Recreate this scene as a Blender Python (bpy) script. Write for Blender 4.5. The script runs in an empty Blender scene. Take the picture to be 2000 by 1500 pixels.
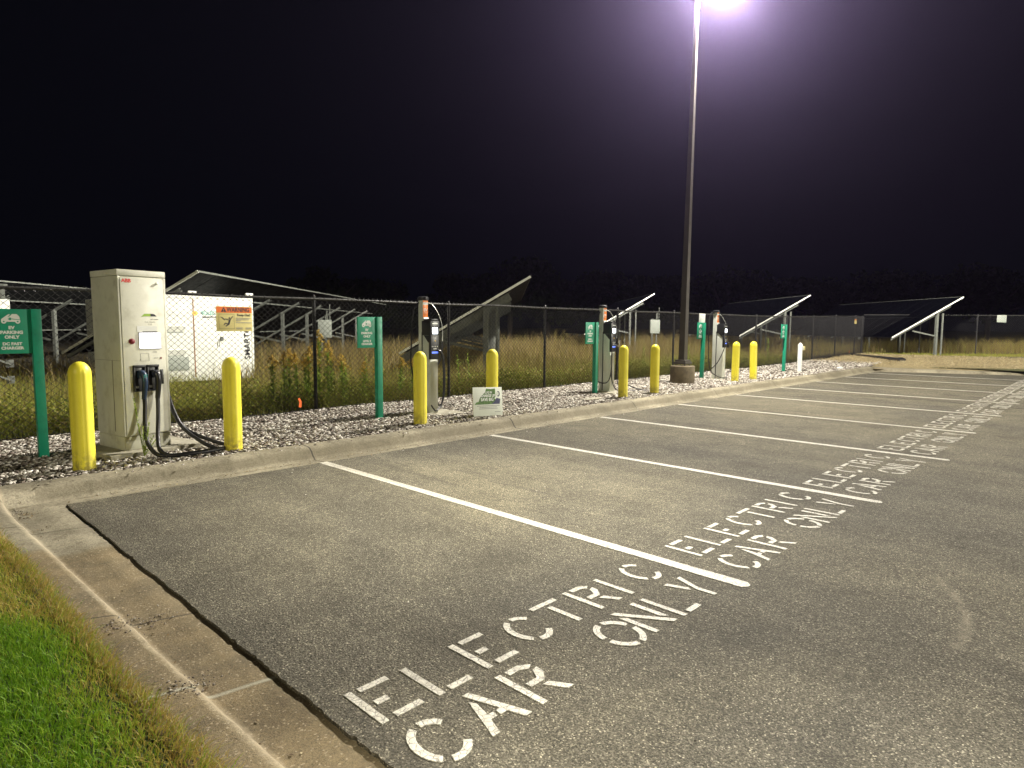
import bpy, bmesh, math, random
import numpy as np
from mathutils import Vector, Matrix
R = math.radians
random.seed(7)
rng = np.random.default_rng(11)
SC = bpy.context.scene
COL = SC.collection
PI = math.pi

# ---------------------------------------------------------------- materials
def newmat(name):
    m = bpy.data.materials.new(name); m.use_nodes = True
    nt = m.node_tree
    b = nt.nodes.get('Principled BSDF')
    return m, nt, b

def nd(nt, typ, **kw):
    n = nt.nodes.new(typ)
    for k, v in kw.items():
        if k.startswith('i_'):
            n.inputs[k[2:].replace('_', ' ')].default_value = v
        else:
            setattr(n, k, v)
    return n

def ramp(nt, stops, fac=None, interp='LINEAR'):
    r = nt.nodes.new('ShaderNodeValToRGB')
    el = r.color_ramp.elements
    r.color_ramp.interpolation = interp
    while len(el) > 2: el.remove(el[-1])
    for i, (p, c) in enumerate(stops):
        e = el[i] if i < 2 else el.new(p)
        e.position = p
        e.color = (c, c, c, 1) if isinstance(c, (int, float)) else (*c, 1)
    if fac is not None: nt.links.new(fac, r.inputs[0])
    return r.outputs[0]

def noise(nt, vec, scale, detail=4, rough=.55, dist=0.0, out='Fac'):
    n = nd(nt, 'ShaderNodeTexNoise'); n.inputs['Scale'].default_value = scale
    n.inputs['Detail'].default_value = detail; n.inputs['Roughness'].default_value = rough
    n.inputs['Distortion'].default_value = dist
    if vec is not None: nt.links.new(vec, n.inputs['Vector'])
    return n.outputs[0 if out == 'Fac' else 1]

def voro(nt, vec, scale, feature='F1', out='Distance', rnd=1.0):
    n = nd(nt, 'ShaderNodeTexVoronoi'); n.feature = feature
    n.inputs['Scale'].default_value = scale; n.inputs['Randomness'].default_value = rnd
    if vec is not None: nt.links.new(vec, n.inputs['Vector'])
    return n.outputs[out]

def mixc(nt, fac, a, b, mode='MIX'):
    n = nt.nodes.new('ShaderNodeMix'); n.data_type = 'RGBA'; n.blend_type = mode
    for sock, v in ((n.inputs[0], fac), (n.inputs[6], a), (n.inputs[7], b)):
        if hasattr(v, 'is_output'): nt.links.new(v, sock)
        elif isinstance(v, (int, float)):
            sock.default_value = v if sock.type == 'VALUE' else (v, v, v, 1)
        else: sock.default_value = (*v, 1)
    return n.outputs[2]

def mth(nt, op, a, b=None, c=None, clamp=False):
    n = nt.nodes.new('ShaderNodeMath'); n.operation = op; n.use_clamp = clamp
    for i, v in enumerate((a, b, c)):
        if v is None: continue
        if hasattr(v, 'is_output'): nt.links.new(v, n.inputs[i])
        else: n.inputs[i].default_value = v
    return n.outputs[0]

def mrange(nt, v, a, b, c=0., d=1., smooth=True):
    n = nt.nodes.new('ShaderNodeMapRange'); n.interpolation_type = 'SMOOTHSTEP' if smooth else 'LINEAR'
    nt.links.new(v, n.inputs[0])
    for i, x in zip((1, 2, 3, 4), (a, b, c, d)): n.inputs[i].default_value = x
    return n.outputs[0]

def wpos(nt):
    return nt.nodes.new('ShaderNodeNewGeometry').outputs['Position']

def objc(nt):
    return nt.nodes.new('ShaderNodeTexCoord').outputs['Object']

def bump(nt, b, h, strength, dist):
    n = nt.nodes.new('ShaderNodeBump'); n.inputs['Strength'].default_value = strength
    n.inputs['Distance'].default_value = dist
    nt.links.new(h, n.inputs['Height']); nt.links.new(n.outputs[0], b.inputs['Normal'])

def simple(name, col, rough=.5, metal=0., var=.12, scale=6., bmp=0., dirt=None, coat=0.):
    m, nt, b = newmat(name)
    p = objc(nt)
    f = noise(nt, p, scale, 5, .6)
    c0 = tuple(max(0, x*(1-var)) for x in col); c1 = tuple(min(1, x*(1+var)) for x in col)
    c = ramp(nt, [(.3, c0), (.7, c1)], f)
    if dirt:
        dcol, amt = dirt
        g = noise(nt, p, scale*2.3, 6, .7)
        c = mixc(nt, mth(nt, 'MULTIPLY', mrange(nt, g, .48, .75), amt), c, dcol)
    nt.links.new(c, b.inputs['Base Color'])
    rr = mrange(nt, noise(nt, p, scale*3, 3), .3, .7, max(0.02, rough-.08), min(1, rough+.1))
    nt.links.new(rr, b.inputs['Roughness'])
    b.inputs['Metallic'].default_value = metal
    if coat: b.inputs['Coat Weight'].default_value = coat
    if bmp: bump(nt, b, noise(nt, p, scale*8, 4), bmp, .004)
    return m

def tonemat(name, stops, rough=.8, trans=0., zfade=None, bmp=False):
    """colour picked per element through the mesh attribute 'tone' (a random pigment value)"""
    m, nt, b = newmat(name)
    a = nd(nt, 'ShaderNodeAttribute'); a.attribute_name = 'tone'
    c = ramp(nt, stops, a.outputs['Fac'])
    nt.links.new(c, b.inputs['Base Color'])
    b.inputs['Roughness'].default_value = rough
    if trans:
        b.inputs['Specular IOR Level'].default_value = .25
        tr = nd(nt, 'ShaderNodeBsdfTranslucent'); nt.links.new(c, tr.inputs[0])
        mx = nd(nt, 'ShaderNodeMixShader'); mx.inputs[0].default_value = trans
        out = nt.nodes.get('Material Output')
        nt.links.new(b.outputs[0], mx.inputs[1]); nt.links.new(tr.outputs[0], mx.inputs[2])
        nt.links.new(mx.outputs[0], out.inputs[0])
    if bmp: bump(nt, b, noise(nt, objc(nt), 60, 4), .6, .004)
    return m

def emit(name, col, strength):
    m, nt, b = newmat(name)
    b.inputs['Base Color'].default_value = (*[min(.8, c) for c in col], 1)
    b.inputs['Emission Color'].default_value = (*col, 1)
    b.inputs['Emission Strength'].default_value = strength
    return m

def mat_asphalt():
    m, nt, b = newmat('asphalt')
    p = wpos(nt)
    v1 = voro(nt, p, 165, out='Color'); sep = nd(nt, 'ShaderNodeSeparateColor'); nt.links.new(v1, sep.inputs[0])
    agg = ramp(nt, [(0, .035), (.5, .075), (.8, .11), (.95, .16), (1, .34)], sep.outputs[0])
    fine = noise(nt, p, 260, 3, .7)
    c = mixc(nt, .8, agg, ramp(nt, [(.3, .55), (.7, 1.45)], fine), 'MULTIPLY')
    big = noise(nt, p, .32, 5, .6, .6)
    c = mixc(nt, 1, c, ramp(nt, [(.3, (.76, .76, .78)), (.5, (1., .985, .95)), (.7, (1.24, 1.21, 1.1))], big), 'MULTIPLY')
    med = noise(nt, p, 2.1, 6, .65)
    c = mixc(nt, 1, c, ramp(nt, [(.3, .8), (.7, 1.18)], med), 'MULTIPLY')
    c = mixc(nt, 1, c, ramp(nt, [(.3, .8), (.7, 1.2)], noise(nt, p, 17, 6, .75)), 'MULTIPLY')
    # long faint streaks along the stalls and a tyre scuff
    mp = nd(nt, 'ShaderNodeMapping'); mp.inputs['Scale'].default_value = (1.6, .12, 1); nt.links.new(p, mp.inputs[0])
    st = noise(nt, mp.outputs[0], 1.3, 5, .6)
    c = mixc(nt, 1, c, ramp(nt, [(.35, .88), (.62, 1.1)], st), 'MULTIPLY')
    # oil spots in the stalls
    oil = voro(nt, p, .55, out='Distance')
    c = mixc(nt, mrange(nt, mth(nt, 'ADD', oil, mth(nt, 'MULTIPLY', noise(nt, p, 4, 4), .22)), .16, .3, .4, 0), c, (.03, .028, .027))
    c = mixc(nt, 1, c, (1.34, 1.25, .98), 'MULTIPLY')
    mt = nd(nt, 'ShaderNodeMapping'); mt.inputs['Scale'].default_value = (3.2, .22, 1); nt.links.new(p, mt.inputs[0])
    c = mixc(nt, mrange(nt, noise(nt, mt.outputs[0], 1.1, 4, .6), .58, .7, 0, .3), c, (.045, .042, .036))
    drip = mth(nt, 'MULTIPLY', mrange(nt, voro(nt, p, 2.6), .0, .055, .75, 0), mrange(nt, noise(nt, p, 1.1, 2), .5, .58))
    c = mixc(nt, drip, c, (.022, .02, .018))
    # pool of light over the middle bays, painted in as a paler tint
    sp = nd(nt, 'ShaderNodeSeparateXYZ'); nt.links.new(p, sp.inputs[0])
    wob2 = mth(nt, 'MULTIPLY', mth(nt, 'SUBTRACT', noise(nt, p, .8, 4), .5), 2.2)
    yy_ = mth(nt, 'ADD', sp.outputs[1], wob2)
    band = mth(nt, 'MULTIPLY', mrange(nt, mth(nt, 'ABSOLUTE', mth(nt, 'ADD', yy_, 2.4)), .5, 2., 1, 0), mrange(nt, mth(nt, 'ADD', sp.outputs[0], wob2), -1.6, .2))
    c = mixc(nt, mth(nt, 'MULTIPLY', band, .12), c, mixc(nt, 1, c, (1.55, 1.5, 1.35), 'MULTIPLY'))
    # thin cracks
    ck = voro(nt, p, .34, feature='DISTANCE_TO_EDGE', out='Distance')
    wob = mth(nt, 'ADD', ck, mth(nt, 'MULTIPLY', mth(nt, 'SUBTRACT', noise(nt, p, 5, 5), .5), .03))
    msk = mrange(nt, noise(nt, p, .7, 2), .52, .6)
    c = mixc(nt, mth(nt, 'MULTIPLY', mrange(nt, mth(nt, 'ABSOLUTE', wob), .0, .0035, .4, 0), msk), c, (.03, .028, .025))
    # curved tyre scuff of lighter dust
    sx = nd(nt, 'ShaderNodeSeparateXYZ'); nt.links.new(p, sx.inputs[0])
    dx = mth(nt, 'SUBTRACT', sx.outputs[0], .15); dy = mth(nt, 'ADD', sx.outputs[1], 4.85)
    rad = mth(nt, 'SQRT', mth(nt, 'ADD', mth(nt, 'MULTIPLY', dx, dx), mth(nt, 'MULTIPLY', dy, dy)))
    ring = mrange(nt, mth(nt, 'ABSOLUTE', mth(nt, 'SUBTRACT', rad, 1.36)), 0, .045, .4, 0)
    ring = mth(nt, 'MULTIPLY', mth(nt, 'MULTIPLY', ring, mrange(nt, noise(nt, p, 9, 5), .3, .6)), mth(nt, 'MULTIPLY', mrange(nt, sx.outputs[1], -5.85, -6.0), mrange(nt, sx.outputs[0], -.2, .1)))
    c = mixc(nt, ring, c, (.33, .29, .22))
    nt.links.new(c, b.inputs['Base Color'])
    b.inputs['Roughness'].default_value = .85
    b.inputs['Specular IOR Level'].default_value = .22
    h = mth(nt, 'ADD', mth(nt, 'MULTIPLY', voro(nt, p, 110, feature='SMOOTH_F1'), -1.), mth(nt, 'MULTIPLY', fine, .4))
    bump(nt, b, h, .85, .006)
    return m

def mat_paint():
    m, nt, b = newmat('white_road_paint')
    p = wpos(nt)
    ck = voro(nt, p, 30, feature='DISTANCE_TO_EDGE', out='Distance')
    ck = mth(nt, 'ADD', ck, mth(nt, 'MULTIPLY', mth(nt, 'SUBTRACT', noise(nt, p, 60, 4), .5), .12))
    wear = noise(nt, p, 1.2, 3)
    c = ramp(nt, [(.25, (.46, .44, .37)), (.6, (.63, .61, .53))], noise(nt, p, 22, 5, .65))
    c = mixc(nt, mrange(nt, ck, .0, .075, .8, 0), c, (.1, .095, .085))
    sp = noise(nt, p, 190, 3, .7)
    thr = mth(nt, 'ADD', mth(nt, 'MULTIPLY', mrange(nt, wear, .35, .68), .24), .22)
    mt = nd(nt, 'ShaderNodeMapping'); mt.inputs['Scale'].default_value = (3.2, .3, 1); nt.links.new(p, mt.inputs[0])
    c = mixc(nt, mrange(nt, noise(nt, mt.outputs[0], 1.4, 5, .65), .5, .68, 0, .5), c, (.24, .22, .18))
    gap = mrange(nt, mth(nt, 'SUBTRACT', sp, thr), -.05, .03, .75, 0)
    c = mixc(nt, gap, c, (.11, .10, .09))
    nt.links.new(c, b.inputs['Base Color'])
    b.inputs['Roughness'].default_value = .6
    bump(nt, b, mth(nt, 'ADD', sp, mth(nt, 'MULTIPLY', ck, 2.)), .5, .004)
    return m

def mat_kerb():
    m, nt, b = newmat('kerb_concrete')
    p = wpos(nt)
    sx = nd(nt, 'ShaderNodeSeparateXYZ'); nt.links.new(p, sx.inputs[0])
    X, Y, Z = sx.outputs
    big = noise(nt, p, 1.1, 6, .62, .4)
    c = ramp(nt, [(.3, (.12, .105, .07)), (.5, (.24, .215, .15)), (.7, (.37, .335, .24))], big)
    c = mixc(nt, 1, c, ramp(nt, [(.3, .6), (.7, 1.35)], noise(nt, p, 55, 5, .72)), 'MULTIPLY')
    c = mixc(nt, mrange(nt, noise(nt, p, 13, 6, .7), .5, .66, 0, .6), c, (.11, .095, .06))
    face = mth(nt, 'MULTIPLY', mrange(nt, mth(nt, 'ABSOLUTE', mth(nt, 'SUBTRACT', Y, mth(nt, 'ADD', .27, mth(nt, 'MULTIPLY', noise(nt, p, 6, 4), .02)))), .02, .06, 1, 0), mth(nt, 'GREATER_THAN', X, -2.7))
    c = mixc(nt, mth(nt, 'MULTIPLY', face, .5), c, (.15, .13, .085))  # shade of the upright kerb face painted as a darker brown band
    # brown soaked stain on the left-hand gutter
    n2 = mth(nt, 'MULTIPLY', mth(nt, 'SUBTRACT', noise(nt, p, 2.2, 4), .5), .5)
    left = mth(nt, 'LESS_THAN', X, -2.45)
    wet = mth(nt, 'MULTIPLY', mrange(nt, mth(nt, 'ADD', Y, n2), -1.55, -1.35, 1, 0), left)
    c = mixc(nt, mth(nt, 'MULTIPLY', wet, .82), c, mixc(nt, 1, ramp(nt, [(.35, (.09, .066, .03)), (.65, (.2, .15, .075))], noise(nt, p, 3.4, 6, .7)), ramp(nt, [(.32, .45), (.68, 1.7)], noise(nt, p, 120, 4, .8)), 'MULTIPLY'))
    ag = voro(nt, p, 120, out='Color'); sep = nd(nt, 'ShaderNodeSeparateColor'); nt.links.new(ag, sep.inputs[0])
    c = mixc(nt, mth(nt, 'MULTIPLY', mrange(nt, sep.outputs[0], .93, .97), mth(nt, 'ADD', mth(nt, 'MULTIPLY', wet, .6), .2)), c, (.36, .3, .2))
    # lit nose of the left kerb painted as a pale dusty line; pale saw joint
    nose = mrange(nt, mth(nt, 'ABSOLUTE', mth(nt, 'ADD', mth(nt, 'ADD', mth(nt, 'ADD', X, 2.812), mth(nt, 'MULTIPLY', mth(nt, 'ADD', Y, 4.5), .03)), mth(nt, 'ADD', mth(nt, 'MULTIPLY', n2, .07), mth(nt, 'MULTIPLY', mth(nt, 'SUBTRACT', noise(nt, p, 30, 4), .5), .05)))), .0, .06, .62, 0)
    nose = mth(nt, 'MULTIPLY', nose, mrange(nt, noise(nt, p, 5, 6, .75), .3, .62, .25, 1))
    c = mixc(nt, nose, c, (.46, .4, .28))
    jt = mrange(nt, mth(nt, 'ABSOLUTE', mth(nt, 'ADD', mth(nt, 'ADD', Y, 4.0), mth(nt, 'MULTIPLY', mth(nt, 'ADD', X, 2.5), .25))), .0, .022, .7, 0)
    c = mixc(nt, mth(nt, 'MULTIPLY', jt, left), c, (.42, .42, .33))
    # joints every 3 m with dark line, wandering a little
    j = mth(nt, 'PINGPONG', mth(nt, 'ADD', X, mth(nt, 'ADD', -.02, mth(nt, 'MULTIPLY', n2, .07))), 1.75)
    jm = mth(nt, 'MULTIPLY', mrange(nt, j, .006, .014, .85, 0), mth(nt, 'GREATER_THAN', X, -2.5))
    c = mixc(nt, jm, c, (.03, .026, .02))
    jl = mth(nt, 'PINGPONG', mth(nt, 'ADD', mth(nt, 'ADD', Y, mth(nt, 'MULTIPLY', X, .4)), mth(nt, 'ADD', 4.05, mth(nt, 'MULTIPLY', n2, .07))), 1.1)
    jlm = mth(nt, 'MULTIPLY', mth(nt, 'MULTIPLY', mrange(nt, jl, .004, .012, .8, 0), mth(nt, 'LESS_THAN', X, -2.45)), mth(nt, 'LESS_THAN', Y, -.3))
    c = mixc(nt, jlm, c, (.05, .04, .025))
    # scuffs and moss at the foot of the face
    foot = mth(nt, 'MULTIPLY', mrange(nt, mth(nt, 'ABSOLUTE', mth(nt, 'SUBTRACT', Y, .17)), 0, .05, .7, 0), mrange(nt, noise(nt, p, 9, 5), .45, .6))
    c = mixc(nt, foot, c, (.13, .11, .06))
    nt.links.new(c, b.inputs['Base Color'])
    b.inputs['Roughness'].default_value = .88
    h = mth(nt, 'ADD', noise(nt, p, 90, 5, .75), mth(nt, 'MULTIPLY', noise(nt, p, 7, 4), 1.5))
    bump(nt, b, h, .7, .008)
    return m

def mat_ground(name, stops, scale=1.2, fine=60, bs=.8, bd=.02, rough=.95):
    m, nt, b = newmat(name)
    p = wpos(nt)
    c = ramp(nt, stops, noise(nt, p, scale, 7, .68, .3))
    c = mixc(nt, 1, c, ramp(nt, [(.3, .5), (.7, 1.5)], noise(nt, p, fine, 5, .75)), 'MULTIPLY')
    nt.links.new(c, b.inputs['Base Color'])
    b.inputs['Roughness'].default_value = rough
    bump(nt, b, mth(nt, 'ADD', noise(nt, p, fine*.5, 6, .7), voro(nt, p, fine*.6)), bs, bd)
    return m

def mat_mulchbase():
    m, nt, b = newmat('stone_mulch_bed')
    p = wpos(nt)
    v = voro(nt, p, 24, out='Color'); sep = nd(nt, 'ShaderNodeSeparateColor'); nt.links.new(v, sep.inputs[0])
    c = ramp(nt, [(0, (.05, .042, .03)), (.35, (.13, .11, .085)), (.6, (.26, .23, .19)), (1, (.46, .43, .38))], sep.outputs[0])
    c = mixc(nt, 1, c, ramp(nt, [(.3, .5), (.7, 1.3)], noise(nt, p, 40, 5, .7)), 'MULTIPLY')
    nt.links.new(c, b.inputs['Base Color'])
    b.inputs['Roughness'].default_value = .9
    bump(nt, b, mth(nt, 'MULTIPLY', voro(nt, p, 24), -1.), 1., .03)
    return m

M = {}
M['asphalt'] = mat_asphalt()
M['paint'] = mat_paint()
M['kerb'] = mat_kerb()
M['soil'] = mat_ground('dark_soil', [(.3, (.035, .03, .018)), (.6, (.06, .055, .03)), (.8, (.09, .075, .04))])
M['turf'] = mat_ground('turf_soil', [(.3, (.03, .05, .012)), (.7, (.05, .07, .02))], 3)
M['field'] = mat_ground('field_soil', [(.3, (.05, .045, .022)), (.6, (.08, .065, .03)), (.8, (.06, .08, .03))], .5)
M['straw'] = mat_ground('straw_ground', [(.3, (.22, .18, .09)), (.6, (.34, .28, .15)), (.8, (.42, .36, .22))], .8, 22)
M['mulch'] = mat_mulchbase()
M['verge'] = mat_ground('verge_turf', [(.3, (.06, .075, .02)), (.55, (.09, .09, .03)), (.75, (.15, .09, .04))], .25, 30)
M['concrete'] = simple('cast_concrete', (.34, .32, .25), .9, 0, .22, 5, .8, ((.12, .1, .06), .6))
M['pier'] = simple('brown_pier_concrete', (.17, .14, .09), .92, 0, .35, 4, .9, ((.05, .045, .03), .7))  # darker, browner and blotchier than the cast concrete
def mat_yellow():
    m, nt, b = newmat('yellow_plastic_sleeve')
    p = wpos(nt); o_ = objc(nt)
    sx = nd(nt, 'ShaderNodeSeparateXYZ'); nt.links.new(o_, sx.inputs[0])
    c = ramp(nt, [(.3, (.8, .7, .04)), (.7, (.9, .8, .07))], noise(nt, p, 4, 5, .6))
    mp = nd(nt, 'ShaderNodeMapping'); mp.inputs['Scale'].default_value = (22, 22, 2.5); nt.links.new(p, mp.inputs[0])
    scr = mrange(nt, noise(nt, mp.outputs[0], 1.4, 6, .75), .6, .72, 0, .55)
    c = mixc(nt, scr, c, (.42, .3, .04))
    low = mth(nt, 'MULTIPLY', mrange(nt, sx.outputs[2], .0, .28, 1, 0), mrange(nt, noise(nt, p, 14, 5, .7), .38, .6))
    c = mixc(nt, mth(nt, 'MULTIPLY', low, .7), c, (.16, .12, .05))
    chip = mth(nt, 'MULTIPLY', mrange(nt, voro(nt, p, 9), .0, .09, .8, 0), mrange(nt, noise(nt, p, 3, 2), .5, .56))
    c = mixc(nt, chip, c, (.2, .16, .06))
    nt.links.new(c, b.inputs['Base Color'])
    nt.links.new(mrange(nt, noise(nt, p, 9, 4), .3, .7, .35, .6), b.inputs['Roughness'])
    bump(nt, b, noise(nt, p, 50, 4), .12, .003)
    return m
M['yellow'] = mat_yellow()
M['green'] = simple('green_painted_post', (.008, .26, .15), .45, 0, .12, 5, .1, ((.01, .1, .06), .5))
M['greenpanel'] = simple('green_sign_face', (.008, .28, .16), .5, 0, .05, 6)
M['white_vinyl'] = simple('white_vinyl', (.75, .77, .74), .5, 0, .03, 8)
M['cabinet'] = simple('beige_cabinet_enamel', (.7, .7, .6), .42, 0, .06, 2.5, .04, ((.36, .34, .25), .4))
M['cabinet_shaded'] = simple('beige_cabinet_shaded', (.6, .6, .5), .5, 0, .1, 2, .04, ((.3, .28, .2), .6))  # same enamel made darker for the shaded sides, with more dirt
M['black'] = simple('black_plastic', (.016, .017, .02), .38, 0, .2, 8)
M['rubber'] = simple('black_cable_rubber', (.012, .012, .014), .45, 0, .2, 8)
M['navy'] = simple('dark_blue_plastic', (.012, .03, .07), .4, 0, .15, 8)
M['seam'] = simple('dark_seam', (.2, .19, .15), .8)
M['red'] = simple('red_print', (.6, .05, .04), .5)
M['redbtn'] = simple('red_knob', (.2, .02, .03), .4)
M['lime'] = simple('lime_sticker', (.3, .5, .05), .5)
M['dark_print'] = simple('dark_print', (.03, .03, .035), .6)
M['grey_print'] = simple('grey_print', (.25, .25, .25), .6)
M['teal_print'] = simple('teal_print', (.05, .35, .3), .6)
M['gold_print'] = simple('gold_print', (.75, .5, .12), .6)
M['alu'] = simple('brushed_aluminium', (.72, .75, .7), .38, .35, .06, 4, .05)
M['orange'] = simple('orange_label', (.85, .22, .02), .45, 0, .04, 8)
M['galv'] = simple('galvanised_steel', (.115, .125, .11), .6, .15, .3, 9, .2, ((.2, .2, .17), .4))
M['galvrail'] = simple('white_aluminium_rail', (.72, .74, .68), .42, .25, .1, 6)
M['module'] = simple('solar_module_back', (.012, .013, .013), .6, 0, .4, 3)
M['glass'] = simple('solar_glass', (.0015, .0018, .003), .4, 0, .2, 3)
for k_, v_ in (('module', .02), ('glass', .01)): M[k_].node_tree.nodes['Principled BSDF'].inputs['Specular IOR Level'].default_value = v_
M['fence'] = simple('black_vinyl_fence', (.022, .022, .024), .32, 0, .2, 10)
M['fencerail'] = simple('fence_top_rail', (.05, .05, .048), .3, .3, .2, 10)
M['bronze'] = simple('dark_bronze_pole', (.075, .068, .06), .42, .3, .12, 3)
M['container'] = simple('white_container_paint', (.68, .7, .64), .55, 0, .06, 2, .05, ((.42, .4, .32), .35))
M['ventgrey'] = simple('grey_vent', (.3, .33, .29), .6, 0, .12, 20)
M['rust'] = simple('rusty_seam', (.28, .15, .08), .8, 0, .4, 14)
M['signyellow'] = simple('cream_sign_plate', (.66, .58, .24), .5, 0, .04, 6)
M['signorange'] = simple('orange_sign_band', (.75, .16, .02), .5, 0, .04, 6)
M['flag'] = simple('orange_marker_flag', (.85, .14, .02), .6, 0, .15, 10)
M['white'] = simple('white_paint', (.72, .74, .7), .5, 0, .04, 4, .05, ((.5, .48, .4), .3))
M['board'] = simple('white_corrugated_board', (.66, .7, .62), .6, 0, .05, 5)
M['leafprint'] = simple('green_leaf_print', (.06, .15, .02), .6, 0, .8, 30)
M['navyprint'] = simple('navy_print', (.03, .035, .1), .6)
M['screen'] = emit('charger_screen', (.82, .84, 1.0), 6.)
M['pedscreen'] = emit('pedestal_screen', (.85, .92, 1.0), 7.)
M['blueglint'] = emit('blue_glint_glow', (.12, .22, 1.0), 1.2)  # glowing blue strip that draws the glints on the pedestal head
M['tarp'] = simple('black_drain_mat', (.012, .011, .014), .6)
M['trunk'] = simple('bark', (.05, .04, .03), .9, 0, .3, 12, .5)
M['stones'] = tonemat('pale_rock_chips', [(0, (.045, .036, .028)), (.2, (.16, .125, .1)), (.4, (.34, .31, .26)), (.65, (.54, .51, .45)), (1, (.74, .72, .66))], .85, bmp=True)
M['lawn'] = tonemat('lawn_blades', [(0, (.06, .15, .008)), (.3, (.15, .31, .015)), (.55, (.29, .42, .03)), (.75, (.4, .31, .07)), (1, (.58, .42, .14))], .55, .3)
M['meadow'] = tonemat('meadow_blades', [(0, (.11, .15, .02)), (.3, (.28, .31, .05)), (.55, (.3, .26, .07)), (.8, (.22, .15, .06)), (1, (.3, .25, .13))], .6, .35)
M['strawblades'] = tonemat('straw_blades', [(0, (.2, .15, .07)), (.5, (.42, .34, .18)), (1, (.6, .52, .34))], .8)
M['goldleaf'] = tonemat('goldenrod_leaves', [(0, (.2, .28, .04)), (.6, (.32, .44, .07)), (1, (.46, .54, .13))], .6, .3)
M['plume'] = tonemat('goldenrod_plume', [(0, (.42, .28, .04)), (.5, (.62, .45, .08)), (1, (.5, .38, .15))], .8, .2)
M['treeleaf'] = tonemat('tree_leaves', [(0, (.02, .03, .012)), (.5, (.03, .042, .016)), (1, (.042, .055, .022))], .9, .1)
M['litter'] = tonemat('dead_leaves', [(0, (.06, .035, .015)), (.5, (.2, .13, .05)), (1, (.4, .34, .2))], .85)

# ---------------------------------------------------------------- object helpers
def meta(o, label=None, cat=None, group=None, kind=None):
    if label: o['label'] = label
    if cat: o['category'] = cat
    if group: o['group'] = group
    if kind: o['kind'] = kind
    return o

def thing(name, label, cat, loc=(0, 0, 0), rz=0., group=None):
    o = bpy.data.objects.new(name, None); COL.objects.link(o)
    o.empty_display_size = .2
    o.location = loc; o.rotation_euler = (0, 0, rz)
    return meta(o, label, cat, group)

def link(name, me, parent=None):
    o = bpy.data.objects.new(name, me); COL.objects.link(o)
    if parent: o.parent = parent
    return o

class MB:
    def __init__(s): s.bm = bmesh.new()
    def box(s, a, b, bev=0., rot=None):
        a = Vector(a); b = Vector(b)
        r = bmesh.ops.create_cube(s.bm, size=1.)
        vs = r['verts']
        c = (a+b)/2; d = b-a
        for v in vs:
            v.co = Vector((v.co.x*d.x, v.co.y*d.y, v.co.z*d.z))
        if bev:
            es = list({e for v in vs for e in v.link_edges})
            q = bmesh.ops.bevel(s.bm, geom=es, offset=bev, segments=2, profile=.6, affect='EDGES')
            vs = list({v for f in q['faces'] for v in f.verts} | {v for v in vs if v.is_valid})
        for v in vs:
            v.co = (rot @ v.co if rot else v.co) + c
        return s
    def beam(s, p, q, w, h, up=(0, 0, 1)):
        """rectangular bar from p to q, w across, h along 'up'"""
        p = Vector(p); q = Vector(q); d = (q-p).normalized(); u = Vector(up)
        sd = d.cross(u).normalized(); u = sd.cross(d).normalized()
        vs = [s.bm.verts.new(c + sd*i*w/2 + u*j*h/2) for c in (p, q) for i, j in ((-1, -1), (1, -1), (1, 1), (-1, 1))]
        for f in ((0, 1, 2, 3), (7, 6, 5, 4), (0, 4, 5, 1), (1, 5, 6, 2), (2, 6, 7, 3), (3, 7, 4, 0)):
            s.bm.faces.new([vs[i] for i in f])
        return s
    def tube(s, pts, r, n=8, cap=True):
        pts = [Vector(p) for p in pts]; rs = r if isinstance(r, (list, tuple)) else [r]*len(pts)
        rings = []; prev = None
        for i, p in enumerate(pts):
            d = (pts[min(i+1, len(pts)-1)] - pts[max(i-1, 0)]).normalized()
            if prev is None:
                u = d.orthogonal().normalized()
            else:
                u = (prev - d*prev.dot(d)).normalized()
            prev = u; w = d.cross(u)
            rings.append([s.bm.verts.new(p + (u*math.cos(2*PI*k/n) + w*math.sin(2*PI*k/n))*rs[i]) for k in range(n)])
        for a, b in zip(rings, rings[1:]):
            for k in range(n): s.bm.faces.new((a[k], a[(k+1) % n], b[(k+1) % n], b[k]))
        if cap:
            s.bm.faces.new(rings[0][::-1]); s.bm.faces.new(rings[-1])
        return s
    def lathe(s, prof, n=24, c=(0, 0), flute=None):
        """prof: (radius, z) pairs; flute(angle, z) multiplies the radius"""
        rings = []
        for r, z in prof:
            rings.append([s.bm.verts.new((c[0] + r*(flute(2*PI*k/n, z) if flute else 1)*math.cos(2*PI*k/n),
                                          c[1] + r*(flute(2*PI*k/n, z) if flute else 1)*math.sin(2*PI*k/n), z)) for k in range(n)])
        for a, b in zip(rings, rings[1:]):
            for k in range(n): s.bm.faces.new((a[k], a[(k+1) % n], b[(k+1) % n], b[k]))
        s.bm.faces.new(rings[0][::-1]); s.bm.faces.new(rings[-1])
        return s
    def prism(s, poly, o, ux, uy, depth):
        """flat polygon (2D pts) placed at o with axes ux, uy and given thickness along ux x uy"""
        o = Vector(o); ux = Vector(ux); uy = Vector(uy); n = ux.cross(uy)
        a = [s.bm.verts.new(o + ux*x + uy*y) for x, y in poly]
        b = [s.bm.verts.new(o + ux*x + uy*y + n*depth) for x, y in poly]
        s.bm.faces.new(a[::-1]); s.bm.faces.new(b)
        k = len(poly)
        for i in range(k): s.bm.faces.new((a[i], a[(i+1) % k], b[(i+1) % k], b[i]))
        return s
    def build(s, name, mat, parent=None, smooth=35):
        me = bpy.data.meshes.new(name)
        bmesh.ops.recalc_face_normals(s.bm, faces=s.bm.faces)
        s.bm.to_mesh(me); s.bm.free()
        me.materials.append(mat)
        if smooth:
            me.polygons.foreach_set('use_smooth', [True]*len(me.polygons))
            try: me.set_sharp_from_angle(angle=R(smooth))
            except Exception: pass
        return link(name, me, parent)

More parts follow.
